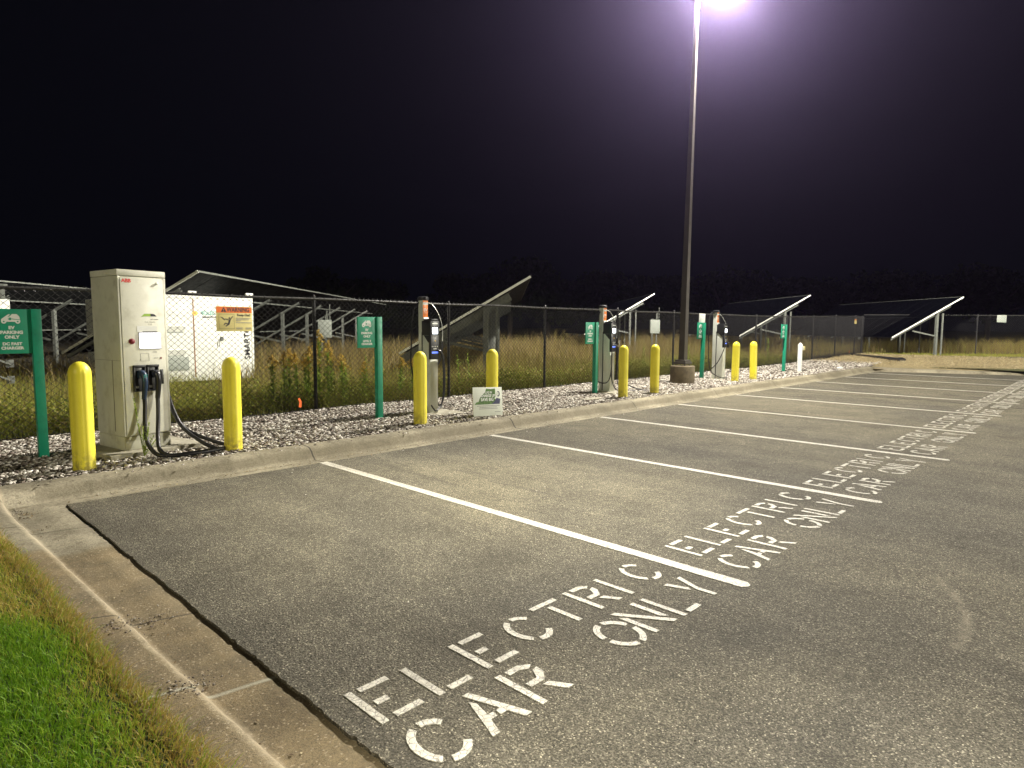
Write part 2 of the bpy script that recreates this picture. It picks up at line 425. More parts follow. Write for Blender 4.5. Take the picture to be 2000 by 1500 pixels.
def raw(name, V, F, mat, tone=None, parent=None, smooth=False):
    """V (n,3) array, F (m,k) index array, tone per vertex"""
    me = bpy.data.meshes.new(name)
    V = np.asarray(V, dtype=np.float32); F = np.asarray(F, dtype=np.int32)
    k = F.shape[1]
    me.vertices.add(len(V)); me.vertices.foreach_set('co', V.ravel())
    me.loops.add(F.size); me.loops.foreach_set('vertex_index', F.ravel())
    me.polygons.add(len(F)); me.polygons.foreach_set('loop_start', np.arange(0, F.size, k, dtype=np.int32))
    me.update(calc_edges=True)
    if tone is not None:
        at = me.attributes.new('tone', 'FLOAT', 'POINT'); at.data.foreach_set('value', np.asarray(tone, dtype=np.float32))
    if smooth: me.polygons.foreach_set('use_smooth', np.ones(len(F), dtype=bool))
    me.materials.append(mat)
    return link(name, me, parent)

def grid(name, xs, ys, hf, mat, kind='structure'):
    X, Y = np.meshgrid(xs, ys); Z = hf(X, Y)
    V = np.stack([X.ravel(), Y.ravel(), Z.ravel()], 1)
    nx = len(xs); I = np.arange(len(V)).reshape(len(ys), nx)
    F = np.stack([I[:-1, :-1].ravel(), I[:-1, 1:].ravel(), I[1:, 1:].ravel(), I[1:, :-1].ravel()], 1)
    o = raw(name, V, F, mat, smooth=True)
    if kind: o['kind'] = kind
    return o

def text(s, size, o, ux, uy, mat, name, parent, off=0., depth=.0015, align='CENTER', sx=1., space=1., line=1.):
    """lettering as a mesh lying on the plane ux, uy with its first baseline at o"""
    cu = bpy.data.curves.new('t', 'FONT'); cu.body = s; cu.size = size; cu.offset = off
    cu.align_x = align; cu.extrude = depth; cu.space_character = space; cu.space_line = line; cu.resolution_u = 3
    ob = bpy.data.objects.new('t', cu); COL.objects.link(ob)
    bpy.context.view_layer.update()
    me = bpy.data.meshes.new_from_object(ob)
    bpy.data.objects.remove(ob); bpy.data.curves.remove(cu)
    ux = Vector(ux); uy = Vector(uy); n = ux.cross(uy); o = Vector(o)
    for v in me.vertices:
        x, y, z = v.co
        v.co = o + ux*x*sx + uy*y + n*z
    me.materials.clear(); me.materials.append(mat)
    return link(name, me, parent)

def copy_tree(o, parent=None):
    c = o.copy(); COL.objects.link(c)
    if parent: c.parent = parent
    for ch in o.children: copy_tree(ch, c)
    return c

def spline(pts, n=8):
    P = [Vector(p) for p in pts]; out = []
    for i in range(len(P)-1):
        p0 = P[max(i-1, 0)]; p1 = P[i]; p2 = P[i+1]; p3 = P[min(i+2, len(P)-1)]
        for k in range(n):
            t = k/n
            out.append(.5*((2*p1) + (p2-p0)*t + (2*p0-5*p1+4*p2-p3)*t*t + (3*p1-p0-3*p2+p3)*t**3))
    out.append(P[-1]); return out

XA, ZA = (1, 0, 0), (0, 0, 1)     # axes of a sign that faces -Y

# ---------------------------------------------------------------- camera
C0 = Vector((-3.806, -6.73, 1.60))
FW = Vector((.71851437, .68978369, -.08908176)); RT = Vector((.69289807, -.72101241, .00577691)); UP = Vector((.06024424, .06587537, .99600756))
cd = bpy.data.cameras.new('camera'); cam = bpy.data.objects.new('camera', cd); COL.objects.link(cam)
mw = Matrix.Identity(4)
for i in range(3):
    mw[i][0] = RT[i]; mw[i][1] = UP[i]; mw[i][2] = -FW[i]; mw[i][3] = C0[i]
cam.matrix_world = mw
cd.sensor_fit = 'HORIZONTAL'; cd.sensor_width = 36; cd.lens = 1250/2000*36; cd.clip_start = .05; cd.clip_end = 3000
SC.camera = cam

# ---------------------------------------------------------------- ground
def hter(x, y):
    t = np.clip((x-20)/13, 0, 1); t = t*t*(3-2*t)
    return .125 + .17*t + .012*np.sin(x*1.7+y)*np.cos(y*2.1)
def axis_pts(a, b, s, far):
    return np.concatenate([[-far], np.arange(a, b, s), [far]])
g = grid('ground', np.linspace(-600, 600, 13), np.linspace(-600, 600, 13), lambda X, Y: X*0-.12, M['soil'])

# asphalt slab with a ragged left edge
def right_edge(y): return 22.95 - .42*y if y > -6 else 25.47 - .1*(y+6)
pts = []
n = 700
for i in range(n+1):
    y = -20 + (20.-.0)*i/n
    j = .003*math.sin(y*4.1)+.003*math.sin(y*13+1)+.004*random.uniform(-1, 1)
    pts.append((-2.52 + j + (.008 if random.random() < .08 else 0), y))
pts[-1] = (-2.52, -.004)
for i in range(1, 60): pts.append((-2.5+25.4*i/60, -.004 + random.uniform(-.004, .004)))
for y in (-.1, -1, -2, -3, -4, -6, -10, -20): pts.append((right_edge(y), y))
bm = bmesh.new()
top = [bm.verts.new((x, y, 0)) for x, y in pts]; bot = [bm.verts.new((x, y, -.06)) for x, y in pts]
f = bm.faces.new(top)
for i in range(len(pts)): bm.faces.new((top[i], bot[i], bot[(i+1) % len(pts)], top[(i+1) % len(pts)]))
bmesh.ops.recalc_face_normals(bm, faces=bm.faces)
bmesh.ops.triangulate(bm, faces=[f])
me = bpy.data.meshes.new('asphalt_lot'); bm.to_mesh(me); bm.free(); me.materials.append(M['asphalt'])
o = link('asphalt_lot', me); o['kind'] = 'structure'
# the rest of the lot beside and behind the camera
mb = MB(); mb.box((-2.52, -60, -.06), (60, -20, 0)); o = mb.build('asphalt_lot', M['asphalt'], smooth=0); o['kind'] = 'structure'

# kerb and gutter, one sweep round the corner: (offset left, z left, offset top, z top)
prof = [(-.42, -.05, -.225, -.012), (-.41, -.013, -.215, .0015), (-.2, -.02, -.12, -.004), (-.045, -.03, -.03, -.008), (-.02, -.026, 0, -.004), (.0, -.004, .035, .03), (.015, .022, .075, .09),
        (.03, .036, .11, .122), (.06, .042, .15, .136), (.24, .045, .3, .142), (.27, .036, .32, .135), (.27, -.1, .32, -.1)]
def flow(y): return -2.80-.03*(y+4.5) if y < 0 else -2.935
ys = list(np.arange(-14, .0, .09)) ; rows = []
for y in ys: rows.append([(flow(y)-a[0], y, a[1]) for a in prof])
rows.append([(-2.93-a[0], .22+a[2], max(a[1], a[3]) if a[1] > -.09 else -.1) for a in prof])
for x in np.arange(-2.35, 23.9, .09): rows.append([(x, .22+a[2], a[3]) for a in prof])
rows.append([(23.35+a[2]*.7+.2, .22+a[2], a[3]) for a in prof])
for y in np.arange(-.5, -14, -.4):
    k = min(1, -y/5); rows.append([(right_edge(y)+.22+a[2], y, a[3]*(1-.55*k)) for a in prof])
V = []; 
for i, r in enumerate(rows):
    for j, p in enumerate(r):
        w = .006 if 3 < j < 10 else .001
        V.append((p[0]+random.uniform(-w, w), p[1]+random.uniform(-w, w)*.6, p[2]+random.uniform(-w, w)*.6))
k = len(prof); F = []
for i in range(len(rows)-1):
    for j in range(k-1): F.append((i*k+j, i*k+j+1, (i+1)*k+j+1, (i+1)*k+j))
o = raw('kerb', V, F, M['kerb'], smooth=True); o['kind'] = 'structure'
bmx = bmesh.new(); bmx.from_mesh(o.data); bmesh.ops.recalc_face_normals(bmx, faces=bmx.faces); bmx.to_mesh(o.data); bmx.free()

grid('field_ground', np.concatenate([np.arange(-40, 60, 1.), [80, 120, 200]]), np.concatenate([np.arange(3.4, 30, 1.), [40, 60, 90, 140, 220]]), hter, M['field'])
grid('field_ground', np.concatenate([np.arange(24.8, 60, .6), [80, 120, 200]]), np.concatenate([[-60, -40, -30], np.arange(-22, 3.41, .5)]), lambda X, Y: hter(X, Y)-.03, M['verge'])
grid('mulch_bed', np.arange(-12, 26.01, .1), np.arange(.5, 3.45, .1), lambda X, Y: hter(X, Y)+.0+.012*np.sin(X*5+Y*3)*np.sin(Y*7) - .02*np.clip((.7-Y)/.2, 0, 1), M['mulch'])
# straw covered slope between the kerb and the far fence
def straw_h(X, Y): return hter(X, Y)+.02 - .12*np.clip((25.2-.42*np.minimum(Y, 0)-X)/2, 0, 1)
V = []; F = []
yy = np.arange(-14, 3.3, .3)
for i, y in enumerate(yy):
    x0 = right_edge(min(y, 0))+.5 if y < .5 else 24.6
    x1 = 33.0-(3.3-y)*.02 if y > -1 else 33 - (-(y+1))*.12
    x1 = 33.2 + (3.3-y)*.35 - .9 - .35*max(0, 1.5-y)
    for j in range(20):
        x = x0+(x1-x0)*j/19
        V.append((x, y, float(straw_h(np.array(x), np.array(y)))))
for i in range(len(yy)-1):
    for j in range(19): F.append((i*20+j, i*20+j+1, (i+1)*20+j+1, (i+1)*20+j))
o = raw('straw_slope', V, F, M['straw'], smooth=True); o['kind'] = 'structure'
grid('lawn_ground', np.concatenate([[-60, -30, -15], np.arange(-8, -3.0, .2), [-3.03]]), np.concatenate([[-60, -30], np.arange(-14, .3, .2)]), lambda X, Y: .034+.006*np.sin(X*4)*np.sin(Y*3) + .06*np.clip((Y+.8)/1.1, 0, 1)*(X < -3.1), M['turf'])
grid('mulch_bed', np.arange(-12, -3.05, .2), np.arange(.2, .61, .1), lambda X, Y: X*0+.12, M['mulch'])

# ---------------------------------------------------------------- painted markings
LW = .05
for k in range(9):
    x = k*2.74; e = -5.13 - (.06 if k == 1 else .12 if k == 2 else 0)
    mb = MB(); s0 = -.03 if k else -.01
    poly = [(x-LW, s0)] + [(x-LW+random.uniform(-.003, .003), s0+(e-s0)*i/24) for i in range(1, 24)]
    poly += [(x-LW, e+.03), (x-LW+.03, e), (x+LW-.03, e), (x+LW, e+.03)]
    poly += [(x+LW+random.uniform(-.003, .003), e+(s0-e)*i/24) for i in range(1, 24)] + [(x+LW, s0)]
    mb.prism(poly, (0, 0, .0005), (1, 0, 0), (0, 1, 0), .0035)
    o = mb.build('parking_line', M['paint'], smooth=0); o['kind'] = 'structure'

T = .036
def arc(cx, cy, rx, ry, a0, a1, t=T, n=9):
    o = []; i = []
    for k in range(n+1):
        a = R(a0+(a1-a0)*k/n)
        o.append((cx+rx*math.cos(a), cy+ry*math.sin(a))); i.append((cx+(rx-t)*math.cos(a), cy+(ry-t)*math.sin(a)))
    return o+i[::-1]
def rc(x0, y0, x1, y1): return [(x0, y0), (x1, y0), (x1, y1), (x0, y1)]
H = .292
GL = {
 'E': [rc(0, 0, T, H), rc(.065, H-T, .215, H), rc(.065, H/2-.02, .13, H/2+.018), rc(.075, 0, .215, T)],
 'L': [rc(0, 0, T, H), rc(.07, 0, .2, T)],
 'C': [arc(.115, H/2, .115, H/2, 112, 230), arc(.115, H/2, .115, H/2, 250, 322), arc(.115, H/2, .115, H/2, 38, 92)],
 'T': [rc(0, H-T, .21, H), rc(.088, 0, .088+T, H-.062)],
 'R': [rc(0, 0, T, H), [(.065, H-T), (.13, H-T), (.17, H-.058), (.205, H-.038), (.15, H), (.065, H)],
       [(.172, H-.08), (.208, H-.07), (.205, H-.115), (.155, H-.17), (.065, H-.17), (.065, H-.134), (.14, H-.134)],
       [(.115, .1), (.155, .1), (.215, 0), (.175, 0)]],
 'I': [rc(0, 0, T, H)],
 'A': [[(.0, 0), (.04, 0), (.072, .085), (.108, .085), (.115, .115), (.085, .118), (.105, .205), (.088, .24)], [(.19, 0), (.228, 0), (.135, H), (.098, H), (.155, .118), (.13, .115), (.125, .082), (.165, .082)]],
 'O': [arc(.125, H/2, .125, H/2, 12, 82), arc(.125, H/2, .125, H/2, 98, 172), arc(.125, H/2, .125, H/2, 188, 262), arc(.125, H/2, .125, H/2, 278, 352)],
 'N': [[(0, 0), (T, 0), (T, .205), (0, .235)], [(0, H), (.04, H), (.225, 0), (.182, 0)], [(.19, .085), (.19+T, .055), (.19+T, H), (.19, H)]],
 'Y': [[(.0, H), (.042, H), (.082, .165), (.058, .135)], [(.2, H), (.16, H), (.092, .12), (.092, 0), (.092+T, 0), (.092+T, .12)]],
}
row1 = [('E', 0), ('L', .295), ('E', .59), ('C', .91), ('T', 1.185), ('R', 1.49), ('I', 1.785), ('C', 2.01)]
row2 = [('C', -.02), ('A', .255), ('R', .56), ('O', 1.19), ('N', 1.46), ('L', 1.74), ('Y', 2.035)]
for k in range(10):
    x0 = -2.40 + 2.74*k + (0 if k == 0 else -.1 + random.uniform(-.03, .03)); dy = 0 if k < 2 else random.uniform(-.02, .02)
    mb = MB()
    for row, y0 in ((row1, -4.67), (row2, -5.045)):
        for ch, dx in row:
            jx = random.uniform(-.006, .006); jy = random.uniform(-.008, .008)
            for poly in GL[ch]:
                mb.prism([(x0+dx+px+jx, y0+py+jy+dy) for px, py in poly], (0, 0, .0005), (1, 0, 0), (0, 1, 0), .0035)
    o = mb.build('pavement_lettering', M['paint'], smooth=0); o['kind'] = 'structure'

# tar seam across the far stalls
mb = MB(); pp = spline([(12.6, -.05, 0), (12.9, -1.6, 0), (13.12, -3.2, 0), (12.8, -4.6, 0), (12.5, -6.5, 0), (12.4, -9, 0)], 10)
mb.prism([(p.x+1.0+random.uniform(-.012, .012), p.y) for p in pp] + [(p.x+1.035+random.uniform(-.012, .012), p.y) for p in pp[::-1]], (-1., 0, .0003), (1, 0, 0), (0, 1, 0), .003)
o = mb.build('tar_seam', M['tarp'], smooth=0); o['kind'] = 'structure'

# ---------------------------------------------------------------- scattered stuff
def stones(name, n, xr, yr, s0, s1, zf, seed, tone=(0, 1), flat=.45):
    r = np.random.default_rng(seed)
    base = np.array([[1, 0, 0], [-1, 0, 0], [0, 1, 0], [0, -1, 0], [0, 0, 1], [0, 0, -1], [.6, .6, .5], [-.6, -.55, .5]], float)
    base = np.array([[-1, -.7, -.6], [1, -.8, -.6], [.8, .9, -.6], [-.9, .7, -.6], [-.7, -.6, .6], [.75, -.5, .7], [.6, .65, .5], [-.6, .55, .7]])
    quads = np.array([[0, 3, 2, 1], [4, 5, 6, 7], [0, 1, 5, 4], [1, 2, 6, 5], [2, 3, 7, 6], [3, 0, 4, 7]])
    x = r.uniform(*xr, n); y = r.uniform(*yr, n)
    s = s0 + (s1-s0)*r.uniform(0, 1, n)**1.6*1.25
    drift = .5+.5*np.sin(x*1.3+np.sin(y*2)*1.4)*np.sin(y*2.6+x*.4)
    Vv = base[None] * (1+.35*r.uniform(-1, 1, (n, 8, 3)))
    Vv = Vv * np.stack([s, s*r.uniform(.45, .85, n), s*r.uniform(flat*.5, flat, n)], 1)[:, None, :]
    a = r.uniform(0, 2*PI, n); t = r.uniform(-.45, .45, n)
    ca, sa, ct, st = np.cos(a), np.sin(a), np.cos(t), np.sin(t)
    X, Y, Z = Vv[..., 0], Vv[..., 1], Vv[..., 2]
    X, Z = X*ct[:, None]-Z*st[:, None], X*st[:, None]+Z*ct[:, None]
    X, Y = X*ca[:, None]-Y*sa[:, None], X*sa[:, None]+Y*ca[:, None]
    z = zf(x, y) + r.uniform(0., .02, n)
    V = np.stack([X+x[:, None], Y+y[:, None], Z+z[:, None]], 2).reshape(-1, 3)
    F = (quads[None]+8*np.arange(n)[:, None, None]).reshape(-1, 4)
    tn = np.repeat(np.clip(r.beta(1.2, 1.35, n)*(tone[1]-tone[0])+tone[0]-.1*drift, 0, 1), 8)
    return V, F, tn
def merge(parts):
    V = []; F = []; Tn = []; o = 0
    for v, f, t in parts: V.append(v); F.append(f+o); Tn.append(t); o += len(v)
    return np.concatenate(V), np.concatenate(F), np.concatenate(Tn)
zf = lambda x, y: hter(x, y)+.008 - .02*np.clip((.7-y)/.2, 0, 1)
heaps = []
for hx_, hy_, hn_, sd_ in ((-2.92, -3.05, 90, 21), (-2.89, -3.9, 120, 22), (-2.84, .1, 170, 23), (-2.72, -2.95, 60, 24), (-2.7, .12, 80, 25)):
    v_, f_, t_ = stones('s', hn_, (-1, 1), (-1, 1), .003, .009, lambda x, y: x*0, sd_, (.15, .75))
    rr_ = np.random.default_rng(sd_); off = np.repeat(np.stack([rr_.normal(0, .05, hn_), rr_.normal(0, .045, hn_), np.abs(rr_.normal(0, .004, hn_))], 1), 8, 0)
    cen_ = v_.reshape(-1, 8, 3).mean(1).repeat(8, 0); heaps.append(((v_-cen_)*.8+off*1.25+np.array([hx_, hy_, .044 if hx_ < -2.83 and hy_ < -1 else -.02]), f_, t_*.7))
V, F, tn = merge(heaps+[stones('s', 25000, (-4.6, 5), (.56, 3.4), .011, .03, zf, 1), stones('s', 19000, (5, 15), (.56, 3.4), .015, .032, zf, 2),
                  stones('s', 8000, (15, 26), (.56, 3.4), .022, .045, zf, 3), stones('s', 900, (-4, 24), (.5, .62), .01, .022, zf, 4),
    stones('s', 260, (-2.9, 14), (.28, .5), .006, .016, lambda x, y: x*0+.138, 8), stones('s', 500, (-2.9, 16), (-.25, .2), .003, .009, lambda x, y: x*0+.0, 9), stones('s', 700, (-2.5, 9), (-9, 0), .002, .006, lambda x, y: x*0+.001, 10)])
meta(raw('stone_mulch', V, F, M['stones'], tn), 'pale broken rock chips covering the bed between kerb and fence', 'stone chips', kind='stuff')

def blades(n, x, y, z, h, w, lean, r, tone, segs=3, tip=.15, dirn=None):
    """bent tapering blades, 2*(segs)+1 verts each"""
    a = r.uniform(0, 2*PI, n) if dirn is None else dirn
    fa = r.uniform(0, 2*PI, n)
    V = np.zeros((n, 2*segs+2, 3))
    for i in range(segs+1):
        t = i/segs
        cx = x + np.cos(a)*lean*h*t*t; cy = y + np.sin(a)*lean*h*t*t; cz = z + h*t*(1-.25*np.abs(lean)*t)
        ww = w*(1-t*(1-tip))
        V[:, 2*i, 0] = cx-np.cos(fa)*ww; V[:, 2*i, 1] = cy-np.sin(fa)*ww; V[:, 2*i, 2] = cz
        V[:, 2*i+1, 0] = cx+np.cos(fa)*ww; V[:, 2*i+1, 1] = cy+np.sin(fa)*ww; V[:, 2*i+1, 2] = cz
    q = np.array([[2*i, 2*i+1, 2*i+3, 2*i+2] for i in range(segs)])
    F = (q[None]+(2*segs+2)*np.arange(n)[:, None, None]).reshape(-1, 4)
    return V.reshape(-1, 3), F, np.repeat(tone, 2*segs+2)

# lawn at the lower left
r = np.random.default_rng(5)
n = 120000
y = r.uniform(-6.6, -.2, n); fl = -3.02-.03*(y+4.5)+.02*np.sin(y*4)+.012*np.sin(y*11); x = fl - np.abs(r.gamma(1.3, .75, n))
keep = (x > -6.4); x = x[keep]; y = y[keep]; fl = fl[keep]; n = len(x)
edge = np.clip((x-fl+.30+.1*np.sin(y*2.3)+.07*np.sin(y*5.1+1))/.22, 0, 1)
far = np.clip((y+1.6)/1.0, 0, 1)*.4
patch = .5+.5*np.sin(x*2.2+1.3*np.sin(y*1.7))*np.sin(y*1.9+.6)
tone = np.clip(r.normal(.3, .14, n) + edge*.42 + far*.7 + .28*np.clip(patch-.55, 0, 1)*r.uniform(0, 1, n)*2, 0, 1)
h = (r.uniform(.02, .06, n)+.035*(r.uniform(0, 1, n) < .08))*(1-.35*edge)
L1 = blades(n, x + edge*r.uniform(0, .05, n), y, np.full(n, .036), h, np.full(n, .0021), r.uniform(.2, 1.1, n), r, tone)
# straggling dry blades that hang over the kerb
n = 5200
y = r.uniform(-6.5, -.3, n); dens = np.sin(y*2.3)*.5+np.sin(y*7.7)*.3
x = -3.02-.03*(y+4.5) + r.normal(0, .025, n) + .02*dens
L2 = blades(n, x, y, np.full(n, .05), r.uniform(.025, .055, n), np.full(n, .002), r.uniform(.6, 1.6, n), r, np.clip(r.normal(.75, .18, n), 0, 1), dirn=r.normal(0, .9, n))
V, F, tn = merge([L1, L2])
meta(raw('lawn_grass', V, F, M['lawn'], tn), 'mown green lawn with a straw coloured edge beside the kerb', 'grass', kind='stuff')

# meadow behind the fence
r = np.random.default_rng(6)
parts = []
def mfield(n, xr, yr, hm, w, tmean, lean=(.1, .6)):
    x = r.uniform(*xr, n); y = r.uniform(*yr, n)
    cl = np.sin(x*.9+np.sin(y*.8)*2)*np.sin(y*.7+x*.3)
    h = np.clip(r.normal(hm, hm*.28, n)*(1+.22*cl), .08, 2)
    parts.append(blades(n, x, y, hter(x, y)-.01, h, np.full(n, w)*r.uniform(.6, 1.4, n), r.uniform(*lean, n), r, np.clip(r.normal(tmean, .15, n)+.12*cl, 0, 1)))
mfield(15000, (-4, 9), (3.42, 6), .27, .0045, .3)
mfield(6000, (-4, 2), (5, 10), .36, .005, .38)
mfield(13000, (1.6, 12), (3.9, 8), .46, .004, .6)
mfield(12000, (9, 26), (3.42, 8), .32, .006, .3)
mfield(14000, (6, 34), (3.8, 12), .52, .005, .68)
mfield(12000, (2.5, 22), (7, 20), .72, .008, .74)
mfield(3000, (-4, 2), (10, 20), .5, .008, .7)
mfield(9000, (15, 50), (8, 26), .75, .013, .76)
# broad weed leaves low down behind the fence
n = 52000; x = r.uniform(-4, 20, n); y = 3.42+np.abs(r.gamma(1.2, .8, n)); cl = .5+.5*np.sin(x*2.3+np.sin(y*3)*1.5)*np.sin(y*2.1+x)
z = hter(x, y) + r.uniform(0, 1, n)*(.16+.36*cl)
d = r.normal(size=(n, 3)); d /= np.linalg.norm(d, axis=1)[:, None]; e = np.cross(d, r.normal(size=(n, 3))); e /= np.linalg.norm(e, axis=1)[:, None]
c_ = np.stack([x, y, z], 1); q_ = (r.uniform(.014, .04, n))[:, None]
Vw = np.stack([c_-d*q_, c_+e*q_*.45, c_+d*q_, c_-e*q_*.45], 1).reshape(-1, 3)
WEED = (Vw, np.arange(4*n).reshape(-1, 4), np.repeat(np.clip(r.normal(.27, .2, n)+.25*(1-cl), 0, 1), 4))
parts.append(WEED)
# beyond the far fence
n = 12000; u = r.uniform(0, 26, n); v = r.uniform(.3, 9, n)
x = 33.4+.69*u+.72*v; y = 3.35-.72*u+.69*v
parts.append(blades(n, x, y, hter(x, y)-.03, np.clip(r.normal(.65, .18, n), .1, 1.3), np.full(n, .009), r.uniform(.1, .6, n), r, np.clip(r.normal(.66, .14, n), 0, 1)))
V, F, tn = merge(parts)
meta(raw('meadow_grass', V, F, M['meadow'], tn), 'tall dry meadow grass and weeds growing behind the chain link fence', 'grass', kind='stuff')
# verge grass in front of the far fence, straw strands
parts = []
n = 12000; u = r.uniform(0, 26, n); v = r.uniform(-1.6-.16*u, -.05)
x = 33.4+.69*u+.72*v; y = 3.35-.72*u+.69*v
parts.append(blades(n, x, y, hter(x, y)-.03, np.clip(r.normal(.11, .03, n), .04, .3), np.full(n, .008), r.uniform(.2, .9, n), r, np.clip(r.normal(.3, .12, n)+.02*u, 0, 1)))
V, F, tn = merge(parts)
meta(raw('verge_grass', V, F, M['meadow'], tn), 'short green grass strip in front of the far fence', 'grass', kind='stuff')
n = 9000; x = r.uniform(24.5, 33, n); y = r.uniform(-9, 3.2, n); k = x > 23.9-.42*np.minimum(y, 0); x = x[k]; y = y[k]; n = len(x)
V, F, tn = blades(n, x, y, straw_h(x, y)+.01, r.uniform(.06, .16, n), np.full(n, .008), r.uniform(1.5, 3, n), r, np.clip(r.normal(.5, .22, n), 0, 1))
meta(raw('loose_straw', V, F, M['strawblades'], tn), 'pale loose straw strewn over the slope past the last stall', 'straw', kind='stuff')
# leaf litter in the gutter
n = 3300
x = np.concatenate([r.uniform(-3.6, 14, 2400), r.uniform(-2.9, 12, 580), r.normal(-2.8, .14, 200), r.uniform(-3, -2.55, 120)]); y = np.concatenate([r.uniform(.55, 3.3, 2400), r.normal(.13, .07, 580), r.normal(.05, .1, 200), r.uniform(-5, 0, 120)])
z = np.where(x < -2.5, -.028, -.002) + np.where(y > .23, .05, 0) + np.where(y > .5, .13, 0)
a = r.uniform(0, 2*PI, n); s = r.uniform(.004, .014, n)*np.where(r.uniform(0, 1, n) < .08, 1.8, 1)
ca = np.cos(a)*s; sa = np.sin(a)*s
V = np.zeros((n, 4, 3)); V[:, 0] = np.stack([x-ca, y-sa, z+.002], 1); V[:, 2] = np.stack([x+ca, y+sa, z+.006], 1)
V[:, 1] = np.stack([x+sa*.5, y-ca*.5, z+.004+r.uniform(0, .008, n)], 1); V[:, 3] = np.stack([x-sa*.5, y+ca*.5, z+.003+r.uniform(0, .008, n)], 1)
meta(raw('leaf_litter', V.reshape(-1, 3), np.arange(4*n).reshape(-1, 4), M['litter'], np.repeat(r.uniform(0, 1, n), 4)), 'dead leaf scraps lying along the gutter', 'leaf litter', kind='stuff')

# ---------------------------------------------------------------- bollards
def flute(a, z):
    d = abs(((a/(2*PI)*6) % 1)-.5)
    return 1 - .045*math.exp(-(d/.10)**2)*(1 if z < .98 else max(0, 1-(z-.98)/.1))
def bollard_profile(h=1.1, r0=.1):
    p = [(r0, 0), (r0*1.03, .015), (r0, .03), (r0, h-.13)]
    for k in range(1, 8):
        a = k/8*PI/2; p.append((r0*math.cos(a)+.002, h-.13+.13*math.sin(a)))
    p.append((.006, h)); return p
bl = [(-2.2, .80, 'yellow bollard left of the fast charger, nearest to the camera', 0),
      (-.70, .80, 'yellow bollard right of the fast charger, in front of the white container', 0),
      (2.10, .84, 'yellow bollard in front of the nearest charging pedestal', 0),
      (3.62, .86, 'yellow bollard with a white board leaning at its foot', 0),
      (7.47, .86, 'yellow bollard in front of the middle charging pedestal', 0),
      (8.69, .85, 'yellow bollard just left of the concrete lamp post footing', 0),
      (13.09, 1.0, 'yellow bollard touching the farthest charging pedestal in view', -.01),
      (14.17, .95, 'leaning yellow bollard farthest away, right of the far pedestal', .03)]
me0 = None
for i, (x, y, lab, tilt) in enumerate(bl):
    t = thing('bollard', lab, 'bollard', (x, y, .13), group='yellow bollards along the kerb')
    t.rotation_euler = (0, tilt, i*.4)
    if me0 is None:
        mb = MB(); mb.lathe(bollard_profile(), 60, flute=flute); s = mb.build('sleeve', M['yellow'], t, 50); me0 = s.data
    else:
        s = link('sleeve', me0, t)

# ---------------------------------------------------------------- EV parking signs
def car_icon(o, s, parent, white, green):
    """white car with a plug, drawn on a sign facing -Y; s = width"""
    mb = MB()
    body = [(0, .1), (.02, .26), (.3, .5), (.42, .58), (.46, .55), (.44, .5), (.34, .42), (.42, .42), (.5, .5), (.56, .58), (.8, .58), (.93, .42), (.97, .12), (.9, .1), (.72, .1), (.3, .1)]
    mb.prism([(x*s, y*s) for x, y in body], o, XA, ZA, .002)
    def disc(cx, cy, rr, z, n=16):
        mb.prism([(cx*s+rr*s*math.cos(2*PI*k/n), cy*s+rr*s*math.sin(2*PI*k/n)) for k in range(n)], (o[0], o[1]-z, o[2]), XA, ZA, .001)
    disc(.14, .11, .13, .0025); disc(.83, .11, .13, .0025)
    a = mb.build('car_symbol', white, parent, 0)
    mb = MB()
    def d2(cx, cy, rr, z, n=16):
        mb.prism([(cx*s+rr*s*math.cos(2*PI*k/n), cy*s+rr*s*math.sin(2*PI*k/n)) for k in range(n)], (o[0], o[1]-z, o[2]), XA, ZA, .0008)
    for cx in (.14, .83):
        m2 = mb; mb = MB(); d2(cx, .11, .045, .005); mb.build('wheel_symbol', green, parent, 0); mb = m2
    mb.prism([(x*s, y*s) for x, y in [(.42, .2), (.5, .2), (.5, .36), (.42, .36), (.42, .32), (.36, .32), (.36, .29), (.42, .29), (.42, .26), (.36, .26), (.36, .23), (.42, .23)]], (o[0], o[1]-.003, o[2]), XA, ZA, .0012)
    mb.prism([(x*s, y*s) for x, y in [(.5, .26), (.6, .25), (.94, .22), (.94, .25), (.6, .29), (.5, .3)]], (o[0], o[1]-.003, o[2]), XA, ZA, .0012)
    mb.build('plug_symbol', green, parent, 0)

def ev_sign(x, y, h, lab, lines, rz=0., tilt=0.):
    t = thing('parking_sign', lab, 'sign', (x, y, .13), rz, 'green EV parking sign posts')
    t.rotation_euler = (0, tilt, rz)
    mb = MB(); mb.box((-.045, -.045, 0), (.045, .045, h), .004); mb.build('post', M['green'], t)
    p = MB(); p.box((-.375, -.012, h-.475), (-.046, .012, h-.004), .003); pan = p.build('sign_panel', M['greenpanel'], t)
    yf = -.0122; cx = -.215
    car_icon((cx-.085, yf, h-.155), .17, pan, M['white_vinyl'], M['greenpanel'])
    z = [h-.215, h-.265, h-.315, h-.385, h-.43]
    for s, zz in zip(lines, z):
        text(s, .046 if zz > h-.35 else .042, (cx, yf, zz), XA, ZA, M['white_vinyl'], 'lettering', pan, .0022, .001)
    return t
L2T = ['EV', 'PARKING', 'ONLY', 'LEVEL II', 'CHARGER']
ev_sign(-2.36, 1.81, 1.63, 'green EV parking sign post reading DC fast charger, left of the big cabinet', ['EV', 'PARKING', 'ONLY', 'DC FAST', 'CHARGER'])
ev_sign(1.96, 1.70, 1.61, 'green level II charger sign post left of the nearest pedestal', L2T)
ev_sign(7.70, 1.76, 1.58, 'green level II charger sign post left of the middle pedestal', L2T)
s4 = ev_sign(13.36, 2.13, 1.62, 'leaning green sign post with a white notice above it, right of the lamp post', L2T, 0, .03)
